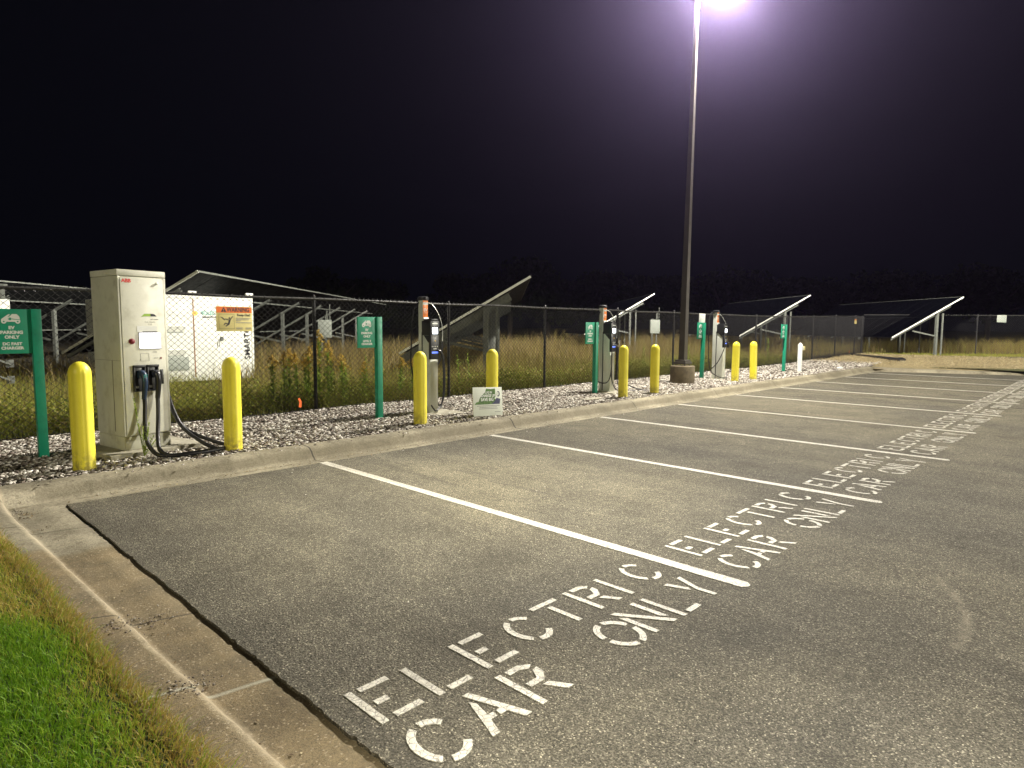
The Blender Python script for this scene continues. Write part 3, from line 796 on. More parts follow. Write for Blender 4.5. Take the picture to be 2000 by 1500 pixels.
ev_sign(18.42, 1.72, 1.6, 'green sign post farthest away, beside the white capped pipe post', L2T, 0, .03)
mb = MB(); mb.box((-.19, .05, 1.5), (.16, .062, 1.88), .002); nb = mb.build('notice_board', M['white_vinyl'], s4)
for i, zz in enumerate((1.8, 1.72, 1.68, 1.64, 1.6)):
    text('NO PARKING' if i == 0 else 'EXCEPT CHARGING' , .035 if i == 0 else .02, (-.015, .0498, zz), XA, ZA, M['grey_print'], 'lettering', nb, 0, .0008) if i < 2 else None

# ---------------------------------------------------------------- DC fast charger
t = thing('fast_charger', 'tall beige fast charger cabinet with a lit screen and two hanging cables', 'charging station', (-1.72, 1.215, .2), .16)
W, D, HH = .512, .64, 2.0
mb = MB(); mb.box((.006, .006, 0), (W-.006, D-.006, .15), .004); mb.build('plinth', M['cabinet_shaded'], t)
mb = MB(); mb.box((0, .004, .156), (W, D, 1.93), .006); body = mb.build('cabinet_body', M['cabinet_shaded'], t)
mb = MB(); mb.box((-.003, -.001, 1.934), (W+.003, D+.003, HH), .006); mb.build('roof_cap', M['cabinet'], t)
mb = MB(); mb.box((.022, -.012, .17), (W-.03, .0, 1.915), .004); door = mb.build('door', M['cabinet'], t)
mb = MB(); mb.box((.0, -.002, .158), (.018, .01, 1.93), .003); mb.box((W-.026, -.002, .158), (W, .01, 1.93), .003); mb.build('corner_trim', M['cabinet'], t)
mb = MB(); mb.box((-.005, .2, .2), (.001, .206, 1.0)); mb.box((-.004, .02, 1.0), (.001, D-.02, 1.003)); mb.build('side_seam', M['seam'], t)
text('ABB', .054, (.085, -.0122, 1.862), XA, ZA, M['red'], 'maker_lettering', door, .0022, .001)
mb = MB(); mb.lathe([(.014, 0), (.014, .008), (.01, .012)], 20); lk = mb.build('lock', M['alu'], door); lk.rotation_euler = (PI/2, 0, 0); lk.location = (.415, -.012, 1.865)
yf = -.0122
mb = MB(); mb.prism([(.225, 1.485), (.262, 1.522), (.328, 1.522), (.328, 1.493), (.262, 1.493)], (0, yf, 0), XA, ZA, .001); mb.build('green_sticker', M['lime'], door, 0)
mb = MB(); mb.prism([(.3285, 1.493), (.395, 1.493), (.375, 1.515), (.355, 1.522), (.3285, 1.522)], (0, yf, 0), XA, ZA, .001); mb.build('dark_sticker', M['dark_print'], door, 0)
text('FAST CHARGE', .014, (.37, yf, 1.455), XA, ZA, M['grey_print'], 'lettering', door, 0, .0006)
text('Combo  CHAdeMO', .014, (.32, yf, 1.425), XA, ZA, M['grey_print'], 'lettering', door, 0, .0006)
text('1 2 3', .018, (.32, yf, 1.397), XA, ZA, M['dark_print'], 'lettering', door, 0, .0006)
mb = MB(); mb.box((.177, -.014, 1.315), (.392, -.0122, 1.383)); pp = mb.build('notice_sticker', M['white_vinyl'], door, 0)
mb = MB(); mb.box((.235, -.0155, 1.318), (.395, -.0142, 1.325)); mb.build('dark_band', M['dark_print'], pp, 0)
mb = MB(); mb.box((.19, -.018, 1.128), (.43, -.0122, 1.312), .002); mb.build('screen_bezel', M['grey_print'], door)
mb = MB(); mb.box((.196, -.0195, 1.136), (.424, -.0182, 1.305)); scr = mb.build('screen', M['screen'], door, 0)
text('Welcome', .026, (.31, -.0197, 1.278), XA, ZA, M['grey_print'], 'lettering', scr, 0, .0005)
text('select connector', .018, (.31, -.0197, 1.15), XA, ZA, M['grey_print'], 'lettering', scr, 0, .0005)
mb = MB(); mb.lathe([(.031, 0), (.031, .01), (.02, .014), (.02, .028), (.012, .032)], 24); k = mb.build('stop_button', M['redbtn'], door); k.rotation_euler = (PI/2, 0, 0); k.location = (.114, -.0122, 1.215)
mb = MB()
for a in ((.203, .993, .205, 1.078), (.292, .993, .294, 1.078), (.203, .992, .294, .994), (.203, 1.077, .294, 1.079)): mb.box((a[0], -.0135, a[1]), (a[2], -.0122, a[3]))
mb.build('reader_outline', M['grey_print'], door, 0)
text('A', .02, (.2, yf, 1.0), XA, ZA, M['dark_print'], 'lettering', door, 0, .0006); text('START', .016, (.36, yf, 1.085), XA, ZA, M['grey_print'], 'lettering', door, 0, .0006)
text('STOP', .018, (.37, yf, 1.015), XA, ZA, M['grey_print'], 'lettering', door, 0, .0006)
mb = MB(); mb.lathe([(.011, 0), (.011, .003)], 14); k = mb.build('sticker_dot', M['redbtn'], door); k.rotation_euler = (PI/2, 0, 0); k.location = (.425, -.0122, 1.02)
for hx, hw in ((.108, .125), (.252, .125)):
    mb = MB(); mb.box((hx, -.02, .66), (hx+hw, -.0122, .945), .002)
    mb.box((hx, -.05, .66), (hx+.012, -.02, .945), .003); mb.box((hx+hw-.012, -.05, .66), (hx+hw, -.02, .945), .003)
    mb.box((hx, -.06, .925), (hx+hw, -.02, .95), .004); mb.box((hx, -.05, .655), (hx+hw, -.02, .668), .003)
    hd = mb.build('holster', M['black'], door)
    mb = MB(); mb.box((hx+.022, -.0275, .69), (hx+.055, -.0205, .715)); mb.build('holster_label', M['white_vinyl'], hd, 0)
mb = MB(); mb.box((.408, -.02, .722), (.443, -.0122, .89), .003); mb.box((.42, -.024, .74), (.43, -.02, .87), .002); mb.build('card_slot', M['black'], door)
# connectors: handles hanging in the holsters
def connector(x, mat, name):
    mb = MB()
    path = spline([(x, -.05, .86), (x+.004, -.095, .84), (x+.008, -.11, .78), (x+.01, -.1, .70), (x+.008, -.085, .62), (x+.004, -.08, .57)], 5)
    n = len(path); rad = [(.036 if i < n*.2 else .033-.008*(i/n)) for i in range(n)]
    mb.tube(path, rad, 12)
    mb.lathe([(.04, .81), (.04, .88), (.03, .89)], 20, (x, -.055))
    return mb.build(name, mat, t)
c1 = connector(.182, M['navy'], 'connector'); c2 = connector(.330, M['black'], 'connector')
mb = MB()
for i, zz in enumerate((.835, .815, .795, .775)):
    mb.prism([(-.02, 0), (.02, .006), (.022, .013), (-.018, .009)], (.186, -.1375+.003*i, zz), XA, ZA, .002)
mb.build('ribbed_grip', M['teal_print'], c1, 0)
# cables (local coordinates, ground is at -.05)
cab1 = spline([(.19, -.08, .60), (.19, -.085, .5), (.165, -.12, .3), (.14, -.2, .12), (.15, -.33, .0), (.2, -.44, -.035), (.35, -.5, -.035), (.6, -.53, -.035), (.75, -.5, -.035), (.78, -.43, -.03), (.72, -.28, .03), (.62, -.05, .2), (.57, .08, .45), (.545, .14, .7), (.535, .2, .95), (.53, .3, 1.1)], 8)
cab2 = spline([(.334, -.08, .60), (.33, -.09, .5), (.30, -.14, .33), (.24, -.24, .15), (.2, -.36, .02), (.25, -.48, -.03), (.42, -.56, -.03), (.66, -.58, -.03), (.86, -.54, -.03), (.93, -.46, -.02), (.84, -.28, .03), (.68, -.02, .16), (.6, .12, .38), (.56, .2, .6), (.55, .27, .85), (.53, .36, 1.1)], 8)
for c in (cab1, cab2):
    mb = MB(); mb.tube(c, .0225, 12); mb.build('cable', M['rubber'], t)
    
# pad under it
mb = MB(); mb.box((-.22, -.16, -.12), (W+.32, D+.12, 0), .012)
pd = mb.build('concrete_pad', M['concrete']); pd.location = (-1.72, 1.215, .197); pd.rotation_euler = (0, 0, .16)
meta(pd, 'concrete pad under the beige fast charger', 'pad')

# ---------------------------------------------------------------- level II pedestals
def pedestal(x, y, lab, extra):
    t = thing('charging_pedestal', lab, 'charging station', (x, y, .15), 0, 'slim twin cable charging pedestals')
    mb = MB(); mb.box((0, 0, .0), (.17, .2, 1.5), .012); mb.box((.03, .2, 0), (.14, .225, 1.6), .004); mb.build('body', M['alu'], t)
    mb = MB(); mb.box((.025, .225, .0), (.145, .34, 1.9), .012); mb.build('cable_mast', M['alu'], t)
    mb = MB(); mb.tube([(.005, .212, .02), (.005, .212, 1.35)], .011, 8); mb.build('conduit', M['black'], t)
    mb = MB(); mb.box((.034, .2215, 1.56), (.138, .2255, 1.885), .001); ol = mb.build('orange_label', M['orange'], t)
    text('EV', .07, (.086, .2212, 1.70), XA, ZA, M['white_vinyl'], 'lettering', ol, .002, .0006)
    text('CHARGING', .016, (.086, .2212, 1.67), XA, ZA, M['white_vinyl'], 'lettering', ol, 0, .0006)
    mb = MB(); mb.box((.034, .2205, 1.81), (.138, .2212, 1.85), 0); mb.build('pale_stripe', M['white_vinyl'], ol, 0)
    mb = MB(); mb.lathe([(.082, 1.885), (.092, 1.89), (.095, 1.91), (.093, 1.935), (.07, 1.95), (.02, 1.955)], 28, (.085, .28)); mb.build('mast_cap', M['black'], t)
    # head, wrapped round the top of the body
    mb = MB()
    sec = [(1.2, .0, .0), (1.27, .0, .2), (1.34, .012, 1), (1.52, .016, 1), (1.565, .006, .9)]
    mb.box((-.016, -.03, 1.3), (.186, .205, 1.545), .02); mb.box((-.004, -.026, .90), (.174, .03, 1.32), .01)
    mb.box((.01, -.028, 1.54), (.16, .18, 1.575), .014)
    mb.prism([(.0, 1.18), (.12, 1.30), (.0, 1.30)], (-.012, .03, 0), (0, 1, 0), (0, 0, 1), .02)
    hd = mb.build('head', M['black'], t)
    mb = MB(); mb.box((.03, -.0335, 1.325), (.14, -.0305, 1.425), .001); mb.build('screen', M['pedscreen'], hd, 0)
    mb = MB(); mb.box((.03, -.0325, 1.487), (.14, -.0305, 1.502)); mb.build('name_strip', M['alu'], hd, 0)
    mb = MB(); [mb.box((.035+.026*i, -.029, 1.285), (.051+.026*i, -.0265, 1.297)) for i in range(4)]; mb.build('keypad', M['grey_print'], hd, 0)
    mb = MB(); mb.lathe([(.012, 0), (.012, .003)], 14); k = mb.build('status_dot', M['gold_print'], hd); k.rotation_euler = (PI/2, 0, 0); k.location = (.09, -.0262, 1.21)
    mb = MB(); [mb.box((.02+.036*i, -.0295, 1.105), (.032+.036*i, -.0265, 1.125)) for i in range(4)]; mb.box((.05, -.0295, 1.07), (.12, -.0265, 1.083)); mb.build('logo_marks', M['white_vinyl'], hd, 0)
    mb = MB(); mb.box((.02, -.0295, 1.0), (.15, -.0265, 1.03)); mb.build('blue_glint', M['blueglint'], hd, 0)
    # two connectors leaving the holsters to the right
    for i in range(2):
        mb = MB(); mb.tube(spline([(.13+.05*i, -.03+.06*i, 1.05), (.17+.05*i, -.06+.06*i, 1.03), (.21+.06*i, -.06+.06*i, .97), (.235+.07*i, -.05+.06*i, .9)], 5), .018, 10)
        mb.build('connector', M['black'], t)
    for path in extra:
        mb = MB(); mb.tube(spline(path, 8), .0125, 8); mb.build('cable', M['rubber'], t)
    mb = MB(); mb.tube(spline([(.15, .28, 1.85), (.24, .2, 1.8), (.3, .1, 1.6), (.32, .06, 1.4), (.31, .05, 1.2)], 8), .004, 6); mb.build('retractor_cord', M['alu'], t)
    return t
cA = [[(.235, -.05, .9), (.29, 0, .6), (.3, .02, .3), (.24, 0, .12), (.1, -.06, .05), (0, -.12, .06), (-.06, -.1, .15)],
      [(.305, .01, .9), (.36, .05, .6), (.37, .08, .3), (.33, .1, .13), (.27, .12, .12), (.23, .14, .3), (.24, .2, .6), (.33, .1, .95), (.31, .05, 1.2)],
      [(.02, .32, 1.85), (-.08, .34, 1.7), (-.12, .34, 1.2), (-.14, .33, .8), (-.1, .25, .45), (-.04, .16, .35), (.0, .1, .45)]]
cB = [[(.0, .3, 1.8), (-.05, .3, 1.7), (-.1, .32, 1.2), (-.12, .33, .5), (-.1, .3, .25), (0, .1, .2), (.0, -.02, .4), (.0, -.04, .9), (.02, -.02, 1.15)],
      [(.02, -.02, 1.15), (-.02, -.05, .7), (-.04, -.08, .3), (.02, -.12, .1), (.12, -.14, .04)],
      [(.235, -.05, .9), (.27, 0, .5), (.3, 0, .2), (.45, -.1, .03), (.7, -.3, .0), (.95, -.55, .0)],
      [(.305, .01, .9), (.38, .05, .5), (.55, 0, .2), (.8, -.25, .03), (1.1, -.5, .0)]]
cC = [[(.05, .3, 1.85), (-.06, .34, 1.88), (-.16, .36, 1.7), (-.17, .36, 1.0), (-.16, .3, .3), (-.06, .1, .08), (.1, -.06, .05), (.22, -.04, .2)],
      [(.02, -.02, 1.2), (.0, -.04, .9), (-.08, .1, .5), (-.15, .25, .3)]]
pedestal(2.92, 1.62, 'nearest slim grey charging pedestal, standing behind the third bollard', cA)
pedestal(8.07, 1.62, 'middle slim grey charging pedestal, with cables trailing on the stones', cB)
pedestal(13.36, 1.5, 'farthest slim grey charging pedestal on a pale slab, right of the lamp post', cC)
for x, y, lab in ((2.7, 1.3, 'low concrete slab under the nearest charging pedestal'), (7.85, 1.3, 'low concrete slab under the middle charging pedestal'), (13.05, 1.2, 'pale concrete slab under the farthest charging pedestal')):
    mb = MB(); mb.box((x, y, .05), (x+.72, y+.75, .152), .01); meta(mb.build('concrete_slab', M['concrete']), lab, 'slab', 'slabs under the charging pedestals')
mb = MB(); mb.box((6.35, .95, .1), (6.85, 1.15, .165), .01); meta(mb.build('utility_lid', M['concrete']), 'pale flat utility lid in the stones left of the middle sign post', 'utility lid')

# ---------------------------------------------------------------- lamp post
t = thing('lamp_post', 'tall dark square lamp post on a round concrete footing', 'lamp post', (11.65, 1.8, .13))
mb = MB(); mb.lathe([(.32, 0), (.322, .03), (.318, .42), (.312, .455), (.3, .463)], 40); mb.build('concrete_footing', M['pier'], t)
mb = MB(); mb.box((-.18, -.18, .50), (.18, .18, .57), .008); mb.box((-.15, -.15, .57), (.15, .15, .62), .01); mb.build('base_cover', M['bronze'], t)
mb = MB(); [mb.tube([(i*.13, j*.13, .455), (i*.13, j*.13, .505)], .014, 8) for i in (-1, 1) for j in (-1, 1)]; mb.build('anchor_bolt', M['galv'], t)
a = math.radians(0)
bm_ = MB(); rings = []
for z, w, dx in ((.6, .085, 0), (3, .074, .02), (6, .058, .055), (9.95, .038, .11)):
    rings.append([bm_.bm.verts.new((dx+i*w, -dx*.45+j*w, z)) for i, j in ((-1, -1), (1, -1), (1, 1), (-1, 1))])
for p, q in zip(rings, rings[1:]):
    for k in range(4): bm_.bm.faces.new((p[k], p[(k+1) % 4], q[(k+1) % 4], q[k]))
bm_.bm.faces.new(rings[0][::-1]); bm_.bm.faces.new(rings[-1]); bm_.build('pole', M['bronze'], t, 0)
mb = MB(); mb.beam((.11, -.05, 9.9), (.14, -.55, 9.98), .06, .08); mb.build('arm', M['bronze'], t)
mb = MB(); mb.box((-.04, -1.15, 9.93), (.34, -.5, 10.07), .02); hd = mb.build('lamp_head', M['bronze'], t)
LENS = emit('lit_led_lens', (1., .93, .98), 60.)
mb = MB(); mb.box((.0, -1.1, 9.91), (.3, -.6, 9.929)); mb.build('lens', LENS, hd, 0)

# ---------------------------------------------------------------- fences
def fence(name, label, P, Q, posts, hbot, htop, sgn=0, meshx=.098, meshz=.09, wr=.0041, gate=None):
    P = Vector(P); Q = Vector(Q); d = (Q-P); Ln = d.length; d.normalize(); nrm = Vector((-d.y, d.x, 0))
    ang = math.atan2(d.y, d.x)
    t = thing(name, label, 'fence', P, ang)
    zb = lambda s: float(hter(P.x+d.x*s, P.y+d.y*s))
    base = zb
    mb = MB(); mb.tube([(s, .03, base(s)+htop) for s in np.linspace(0, Ln, 30)], .021, 8); mb.build('top_rail', M['fencerail'], t)
    mb = MB(); mb.tube([(s, .02, base(s)+hbot) for s in np.linspace(0, Ln, 60)], .006, 6); mb.build('tension_wire', M['fence'], t)
    for s in posts:
        mb = MB(); mb.tube([(s, .055, -.2), (s, .055, base(s)+htop+.04)], .03, 10); mb.lathe([(.034, base(s)+htop+.03), (.034, base(s)+htop+.05), (.01, base(s)+htop+.075)], 12, (s, .055))
        mb.build('post', M['fence'], t)
    # woven diamond fabric: zigzag wires
    n = int(Ln/meshx*1)+1; k = int((htop+.02-hbot)/(meshz/2))
    V = []; F = []; o = 0
    hx = meshx/2
    sec = [(1, 0), (0, 1), (-1, 0), (0, -1)]
    zz0 = hbot; 
    I = np.arange(k+1)
    allV = []; allF = []
    quad = []
    for i in range(k):
        for c in range(4): quad.append((i*4+c, i*4+(c+1) % 4, (i+1)*4+(c+1) % 4, (i+1)*4+c))
    quad = np.array(quad); o = 0
    for w in range(n):
        s0 = w*meshx
        odd = (I % 2)
        s = s0 + odd*hx*1.06 - .03*hx
        yy = np.where(odd == 1, .004, -.004)*1.0
        zz = np.array([base(s0)]*len(I)) + zz0 + I*meshz/2
        s = np.clip(s, 0, Ln)
        ring = np.zeros((k+1, 4, 3))
        for c, (a_, b_) in enumerate(sec):
            ring[:, c, 0] = s + a_*wr; ring[:, c, 1] = yy + b_*wr; ring[:, c, 2] = zz
        allV.append(ring.reshape(-1, 3)); allF.append(quad+o); o += (k+1)*4
        # partner wire to close the diamonds
        s2 = s0 + (1-odd)*hx*1.06 + hx - hx - .03*hx + hx*0
        s2 = np.clip(s0 - odd*hx*1.06 + hx*0 + meshx, 0, Ln)
        ring = np.zeros((k+1, 4, 3))
        for c, (a_, b_) in enumerate(sec):
            ring[:, c, 0] = s2 + a_*wr; ring[:, c, 1] = -yy + b_*wr; ring[:, c, 2] = zz
        allV.append(ring.reshape(-1, 3)); allF.append(quad+o); o += (k+1)*4
    m_ = raw('wire_mesh', np.concatenate(allV), np.concatenate(allF), M['fence'], parent=t, smooth=True)
    # barbs: twisted wire ends above the rail
    mb = MB()
    for w in range(n):
        s0 = w*meshx; z = base(s0)+htop+.012
        mb.tube([(s0, -.004, z), (s0+.008, .0, z+.028)], .003, 4, False)
    mb.build('twisted_ends', M['fencerail'], t, 0)
    return t
x0f = -8.0
fence('chain_link_fence', 'long black chain link fence running behind the chargers', (x0f, 3.35, 0), (33.4, 3.35, 0), [1.82+3.03*i-x0f for i in range(-3, 11)]+[41.3], .03, 1.93)
fence('chain_link_fence', 'far chain link fence crossing behind the end of the lot', (33.4, 3.35, 0), (33.4+.69*26, 3.35-.72*26, 0), [3.0*i for i in range(1, 9)], .03, 2.04, meshx=.13, meshz=.12, wr=.0038)

def warn_sign(x, y, z, s, label, name='warning_sign'):
    t = thing(name, label, 'sign', (x, y, z), 0)
    w, h = .56*s, .385*s
    mb = MB(); mb.box((0, -.004, 0), (w, .0, h), .0015); mb.build('plate', M['signyellow'], t)
    mb = MB(); mb.box((.008*s, -.0052, h*.74), (w-.008*s, -.0041, h-.008*s)); mb.build('orange_band', M['signorange'], t, 0)
    yf = -.0055
    text('WARNING', .098*s, (w*.605, yf, h*.785), XA, ZA, M['dark_print'], 'lettering', t, .0022*s, .0006, sx=.74)
    mb = MB(); mb.prism([(0, 0), (.085*s, 0), (.0425*s, .074*s)], (w*.13, yf, h*.775), XA, ZA, .001); tri = mb.build('warning_triangle', M['dark_print'], t, 0)
    text('!', .055*s, (w*.13+.0425*s, yf-.0012, h*.785), XA, ZA, M['signorange'], 'lettering', tri, .001, .0004)
    text('Keep Out!', .054*s, (w*.76, yf, h*.615), XA, ZA, M['dark_print'], 'lettering', t, .0012*s, .0006, sx=.9)
    mb = MB()
    for zz, ww in ((.52, .42), (.46, .38), (.41, .14), (.335, .44)): mb.box((w*.53, yf-.0006, h*zz), (w*.53+w*ww, yf, h*zz+.009*s))
    for zz in (.14, .11, .08): mb.box((w*.54, yf-.0006, h*zz), (w*.72, yf, h*zz+.005*s)); mb.box((w*.8, yf-.0006, h*zz), (w*.96, yf, h*zz+.005*s))
    mb.build('small_print', M['grey_print'], t, 0)
    mb = MB(); bx = [(.07, .1, .075, .69), (.485, .1, .49, .69), (.07, .1, .49, .108), (.07, .682, .49, .69)]
    for a in bx: mb.box((a[0]*w, yf-.0008, a[1]*h), (a[2]*w, yf, a[3]*h))
    mb.build('pictogram_frame', M['dark_print'], t, 0)
    mb = MB()
    P = lambda q: [(a*w, b*h) for a, b in q]
    mb.prism(P([(.1, .58), (.17, .52), (.165, .5), (.235, .44), (.23, .48), (.17, .55), (.18, .56)]), (0, yf, 0), XA, ZA, .001)
    def bar(a, b, th):
        a = Vector((a[0]*w, 0, a[1]*h)); b = Vector((b[0]*w, 0, b[1]*h)); mb.beam((a.x, yf-.0005, a.z), (b.x, yf-.0005, b.z), .001, th*s, (0, 1, 0)) if False else None
        d = (b-a).normalized(); n_ = Vector((-d.z, 0, d.x))*th*s/2
        mb.prism([((a+n_).x, (a+n_).z), ((a-n_).x, (a-n_).z), ((b-n_).x, (b-n_).z), ((b+n_).x, (b+n_).z)], (0, yf, 0), XA, ZA, .001)
    bar((.37, .47), (.33, .27), .026); bar((.36, .44), (.24, .5), .012); bar((.37, .46), (.45, .6), .012); bar((.33, .28), (.25, .2), .016); bar((.34, .28), (.24, .33), .014); bar((.24, .33), (.2, .24), .012)
    mb.prism([(w*.355+.013*s*math.cos(k*PI/5), h*.53+.013*s*math.sin(k*PI/5)) for k in range(10)], (0, yf, 0), XA, ZA, .001)
    mb.build('falling_figure', M['dark_print'], t, 0)
    return t
warn_sign(.145, 3.335, 1.505, 1., 'cream and orange WARNING Keep Out sign wired to the fence before the container')
warn_sign(31.72, 3.33, 1.85, .62, 'small distant orange and cream warning plate on the fence near its far corner')
t = thing('fence_notice', 'small plain grey plate hanging on the far fence at the right', 'sign', (38.4, -1.86, 1.98), math.atan2(-.72, .69))
mb = MB(); mb.box((-.25, -.004, 0), (.25, .0, .38), .002); mb.build('plate', M['ventgrey'], t)

# ---------------------------------------------------------------- container and cabinets behind the fence
t = thing('storage_container', 'white battery container with louvres, standing behind the warning sign', 'container', (1.31, 10.1, .2))
w, h = 2.44, 2.14
mb = MB(); mb.box((0, 0, 0), (w, 6., h), .012); mb.build('shell', M['container'], t)
mb = MB(); mb.box((-.01, -.012, h-.09), (w+.01, .02, h+.004), .006); mb.box((-.01, -.012, 0), (w+.01, .02, .1), .006); mb.box((w-.05, -.011, .1), (w+.008, .03, h-.09), .005); mb.build('frame', M['container'], t)
mb = MB(); mb.box((.93, -.006, .1), (.955, .0, h-.09)); mb.build('door_seam', M['rust'], t, 0)
mb = MB(); mb.box((.96, -.006, .085), (w-.06, .0, .1)); mb.build('bottom_seam', M['seam'], t, 0)
for xx in (.93, w-.08):
    mb = MB(); mb.box((xx-.1, -.03, h), (xx+.1, .03, h+.1), .02); lg = mb.build('lifting_lug', M['container'], t)
    mb = MB(); mb.lathe([(.022, 0), (.022, .004)], 12); k = mb.build('lug_hole', M['dark_print'], lg); k.rotation_euler = (PI/2, 0, 0); k.location = (xx, -.03, h+.05)
for zz in (1.36, .78):
    mb = MB(); mb.box((.12, -.05, zz), (.74, .0, zz+.012)); mb.prism([(0, 0), (-.05, 0), (0, -.14)], (.12, 0, zz), (0, 1, 0), (0, 0, 1), .6); v = mb.build('vent_hood', M['container'], t, 0)
    mb = MB(); mb.box((.14, -.004, zz-.16), (.68, .0, zz-.004)); mb.build('vent_grille', M['ventgrey'], v, 0)
mb = MB(); mb.box((.1, -.008, .27), (.8, .0, .61), .002); [mb.box((.12, -.014, .3+.03*i), (.78, -.008, .307+.03*i)) for i in range(10)]; mb.build('louvre', M['ventgrey'], t)
mb = MB(); mb.box((.1, -.006, .98+.65), (.8, .0, 1.9), .002); mb.build('blank_panel', M['container'], t)
mb = MB(); mb.box((1.58, -.02, 1.0), (1.66, 0, 1.1), .004); mb.tube([(1.6, -.03, 1.08), (1.54, -.035, .98), (1.54, -.035, .86)], .008, 6); mb.build('latch', M['galv'], t)
text('SOLECTRIA', .125, (1.13, -.0042, 1.66), XA, ZA, M['teal_print'], 'lettering', t, .0015, .002, 'LEFT', .95)
text('RENEWABLES', .06, (1.15, -.0042, 1.58), XA, ZA, M['dark_print'], 'lettering', t, .001, .002, 'LEFT', 1.25)
mb = MB(); mb.prism([(0, -.07), (.09, 0), (0, .07), (-.09, 0)], (.98, -.0042, 1.69), XA, ZA, .002); mb.build('diamond_logo', M['gold_print'], t, 0)
for i, c in enumerate(('gold_print', 'teal_print')):
    mb = MB(); mb.prism([(0, 0), (.3, 0), (.3, .025), (.06, .05)], (1.48, -.0042, 1.50-.25*i), XA, ZA, .002); mb.build('logo_swoosh', M[c], t, 0)
text('SMARTGRID 5', .2, (2.34, -.0135, .50), (0, 0, 1), (-1, 0, 0), M['dark_print'], 'lettering', t, .002, .002, 'LEFT', 1.12)
t = thing('equipment_cabinet', 'white electrical cabinet at the left edge, partly behind the green sign', 'cabinet', (-3.4, 8., .2))
mb = MB(); mb.box((0, 0, .95), (1.72, .5, 1.85), .01); mb.box((.2, .03, 0), (.3, .1, .95)); mb.box((1.4, .03, 0), (1.5, .1, .95)); mb.build('box', M['container'], t)
mb = MB(); mb.box((1.5, .0, 1.9), (1.66, .06, 2.12), .004); mb.box((1.54, .0, 1.84), (1.66, .06, 1.9), .004); mb.box((1.52, -.02, 2.05), (1.7, .0, 2.12), .004); mb.build('bracket', M['galv'], t)
for z in (.6, .3): 
    mb = MB(); mb.box((1.62, .1, z), (1.74, .14, z+.14), .004); mb.beam((1.4, .05, z+.2), (1.7, .1, z+.05), .03, .03); mb.build('lower_bracket', M['galv'], t)

# ---------------------------------------------------------------- solar rows
AV = Vector((.7185, .6955, 0)).normalized(); BV = Vector((.6929, -.7210, 0)).normalized()
CG = Vector((C0.x, C0.y, 0))
ROT = math.atan2(AV.y, AV.x)
def solar(lab, lat, dist, zh, nfr, gz, box=None, rd=.2, pw=.07):
    """row running away from the viewer; local x along the row, local y to the left of it"""
    o = CG + AV*dist + BV*lat
    t = thing('solar_array', lab, 'solar array', (o.x, o.y, gz), ROT, 'rows of tilted solar panels behind the fence')
    zh -= gz
    ca, sa = math.cos(R(30.5)), math.sin(R(30.5))
    def sl(x, s, off=0.): return (x, s*ca + off*sa*-1*0 + 0, zh - s*sa - off)   # s metres down the slope from the high edge
    mlen = 1.0
    nm = nfr*3
    mats = None
    for i in range(nm):
        for rw in range(2):
            a = i*mlen+.012; b = (i+1)*mlen-.012; s0 = rw*2.0+.01; s1 = rw*2.0+1.98
            mb = MB(); mb.beam(((a+b)/2, s0*ca, zh-s0*sa), ((a+b)/2, s1*ca, zh-s1*sa), b-a, .035, (0, 0, 1))
            m = mb.build('solar_module', M['module'], t, 0)
            m.data.materials.append(M['glass']); m.data.materials.append(M['galv'])
            m.data.polygons[0].material_index = 0
            for p in m.data.polygons:
                if p.normal.z > .5: p.material_index = 1
                elif i == 0 and p.normal.x < -.5: p.material_index = 2
    mb = MB(); mb.beam((-.006, -.0, zh), (-.006, 4*ca, zh-4*sa), .03, .06); mb.build('end_rail', M['galvrail'], t, 0)
    mb = MB()
    mb.beam((0, -.005, zh+.003), (nm*mlen, -.005, zh+.003), .02, .045); mb.build('top_edge_rail', M['galv'], t, 0)
    for s in (1., 3.):
        mb = MB(); mb.beam((0.02, s*ca, zh-s*sa-.045), (nm*mlen, s*ca, zh-s*sa-.045), .05, .045); mb.build('purlin', M['galv'], t, 0)
    for f in range(nfr):
        x = .12+f*3.
        mb = MB(); a0, a1 = .62, 3.95
        mb.beam((x, a0*ca, zh-a0*sa-.09-rd/2), (x, a1*ca, zh-a1*sa-.09-rd/2), .012, rd)
        mb.beam((x+.03, a0*ca, zh-a0*sa-.09), (x+.03, a1*ca, zh-a1*sa-.09), .07, .012); mb.beam((x+.03, a0*ca-.04, zh-a0*sa-.095-rd), (x+.03, a1*ca, zh-a1*sa-.095-rd), .07, .012)
        mb.build('rafter', M['galv'], t, 0)
        s = 1.36; y = s*ca; zt = zh-s*sa-.1
        mb = MB(); mb.box((x-.08, y-pw, -.3), (x-.07, y+pw, zt)); mb.box((x-.07, y-pw, -.3), (x+.07, y-pw+.01, zt)); mb.box((x-.07, y+pw-.01, -.3), (x+.07, y+pw, zt)); mb.build('post', M['galv'], t, 0)
        mb = MB(); mb.beam((x-.02, y+.06, zt-1.15), (x-.02, 2.75*ca, zh-2.75*sa-.3), .06, .07); mb.build('brace', M['galv'], t, 0)
        if f < 2:
            mb = MB(); mb.box((x-.03, y-.32, -.3), (x+.03, y-.26, zh-.9*sa-.35)); mb.build('conduit_post', M['galv'], t, 0)
    if box:
        bx, by, bz = box
        mb = MB(); mb.box((bx-.12, by-.24, bz-.34), (bx+.1, by+.24, bz+.34), .015); mb.build('inverter_box', M['ventgrey'], t)
        mb = MB(); mb.box((bx-.02, by-.12, -.2), (bx+.05, by-.06, bz+.7)); mb.box((bx-.02, by+.1, -.2), (bx+.05, by+.16, bz+.4)); mb.tube([(bx, by-.2, bz+.3), (bx, by-.2, bz+.95)], .02, 6); mb.build('inverter_stand', M['galv'], t)
    return t
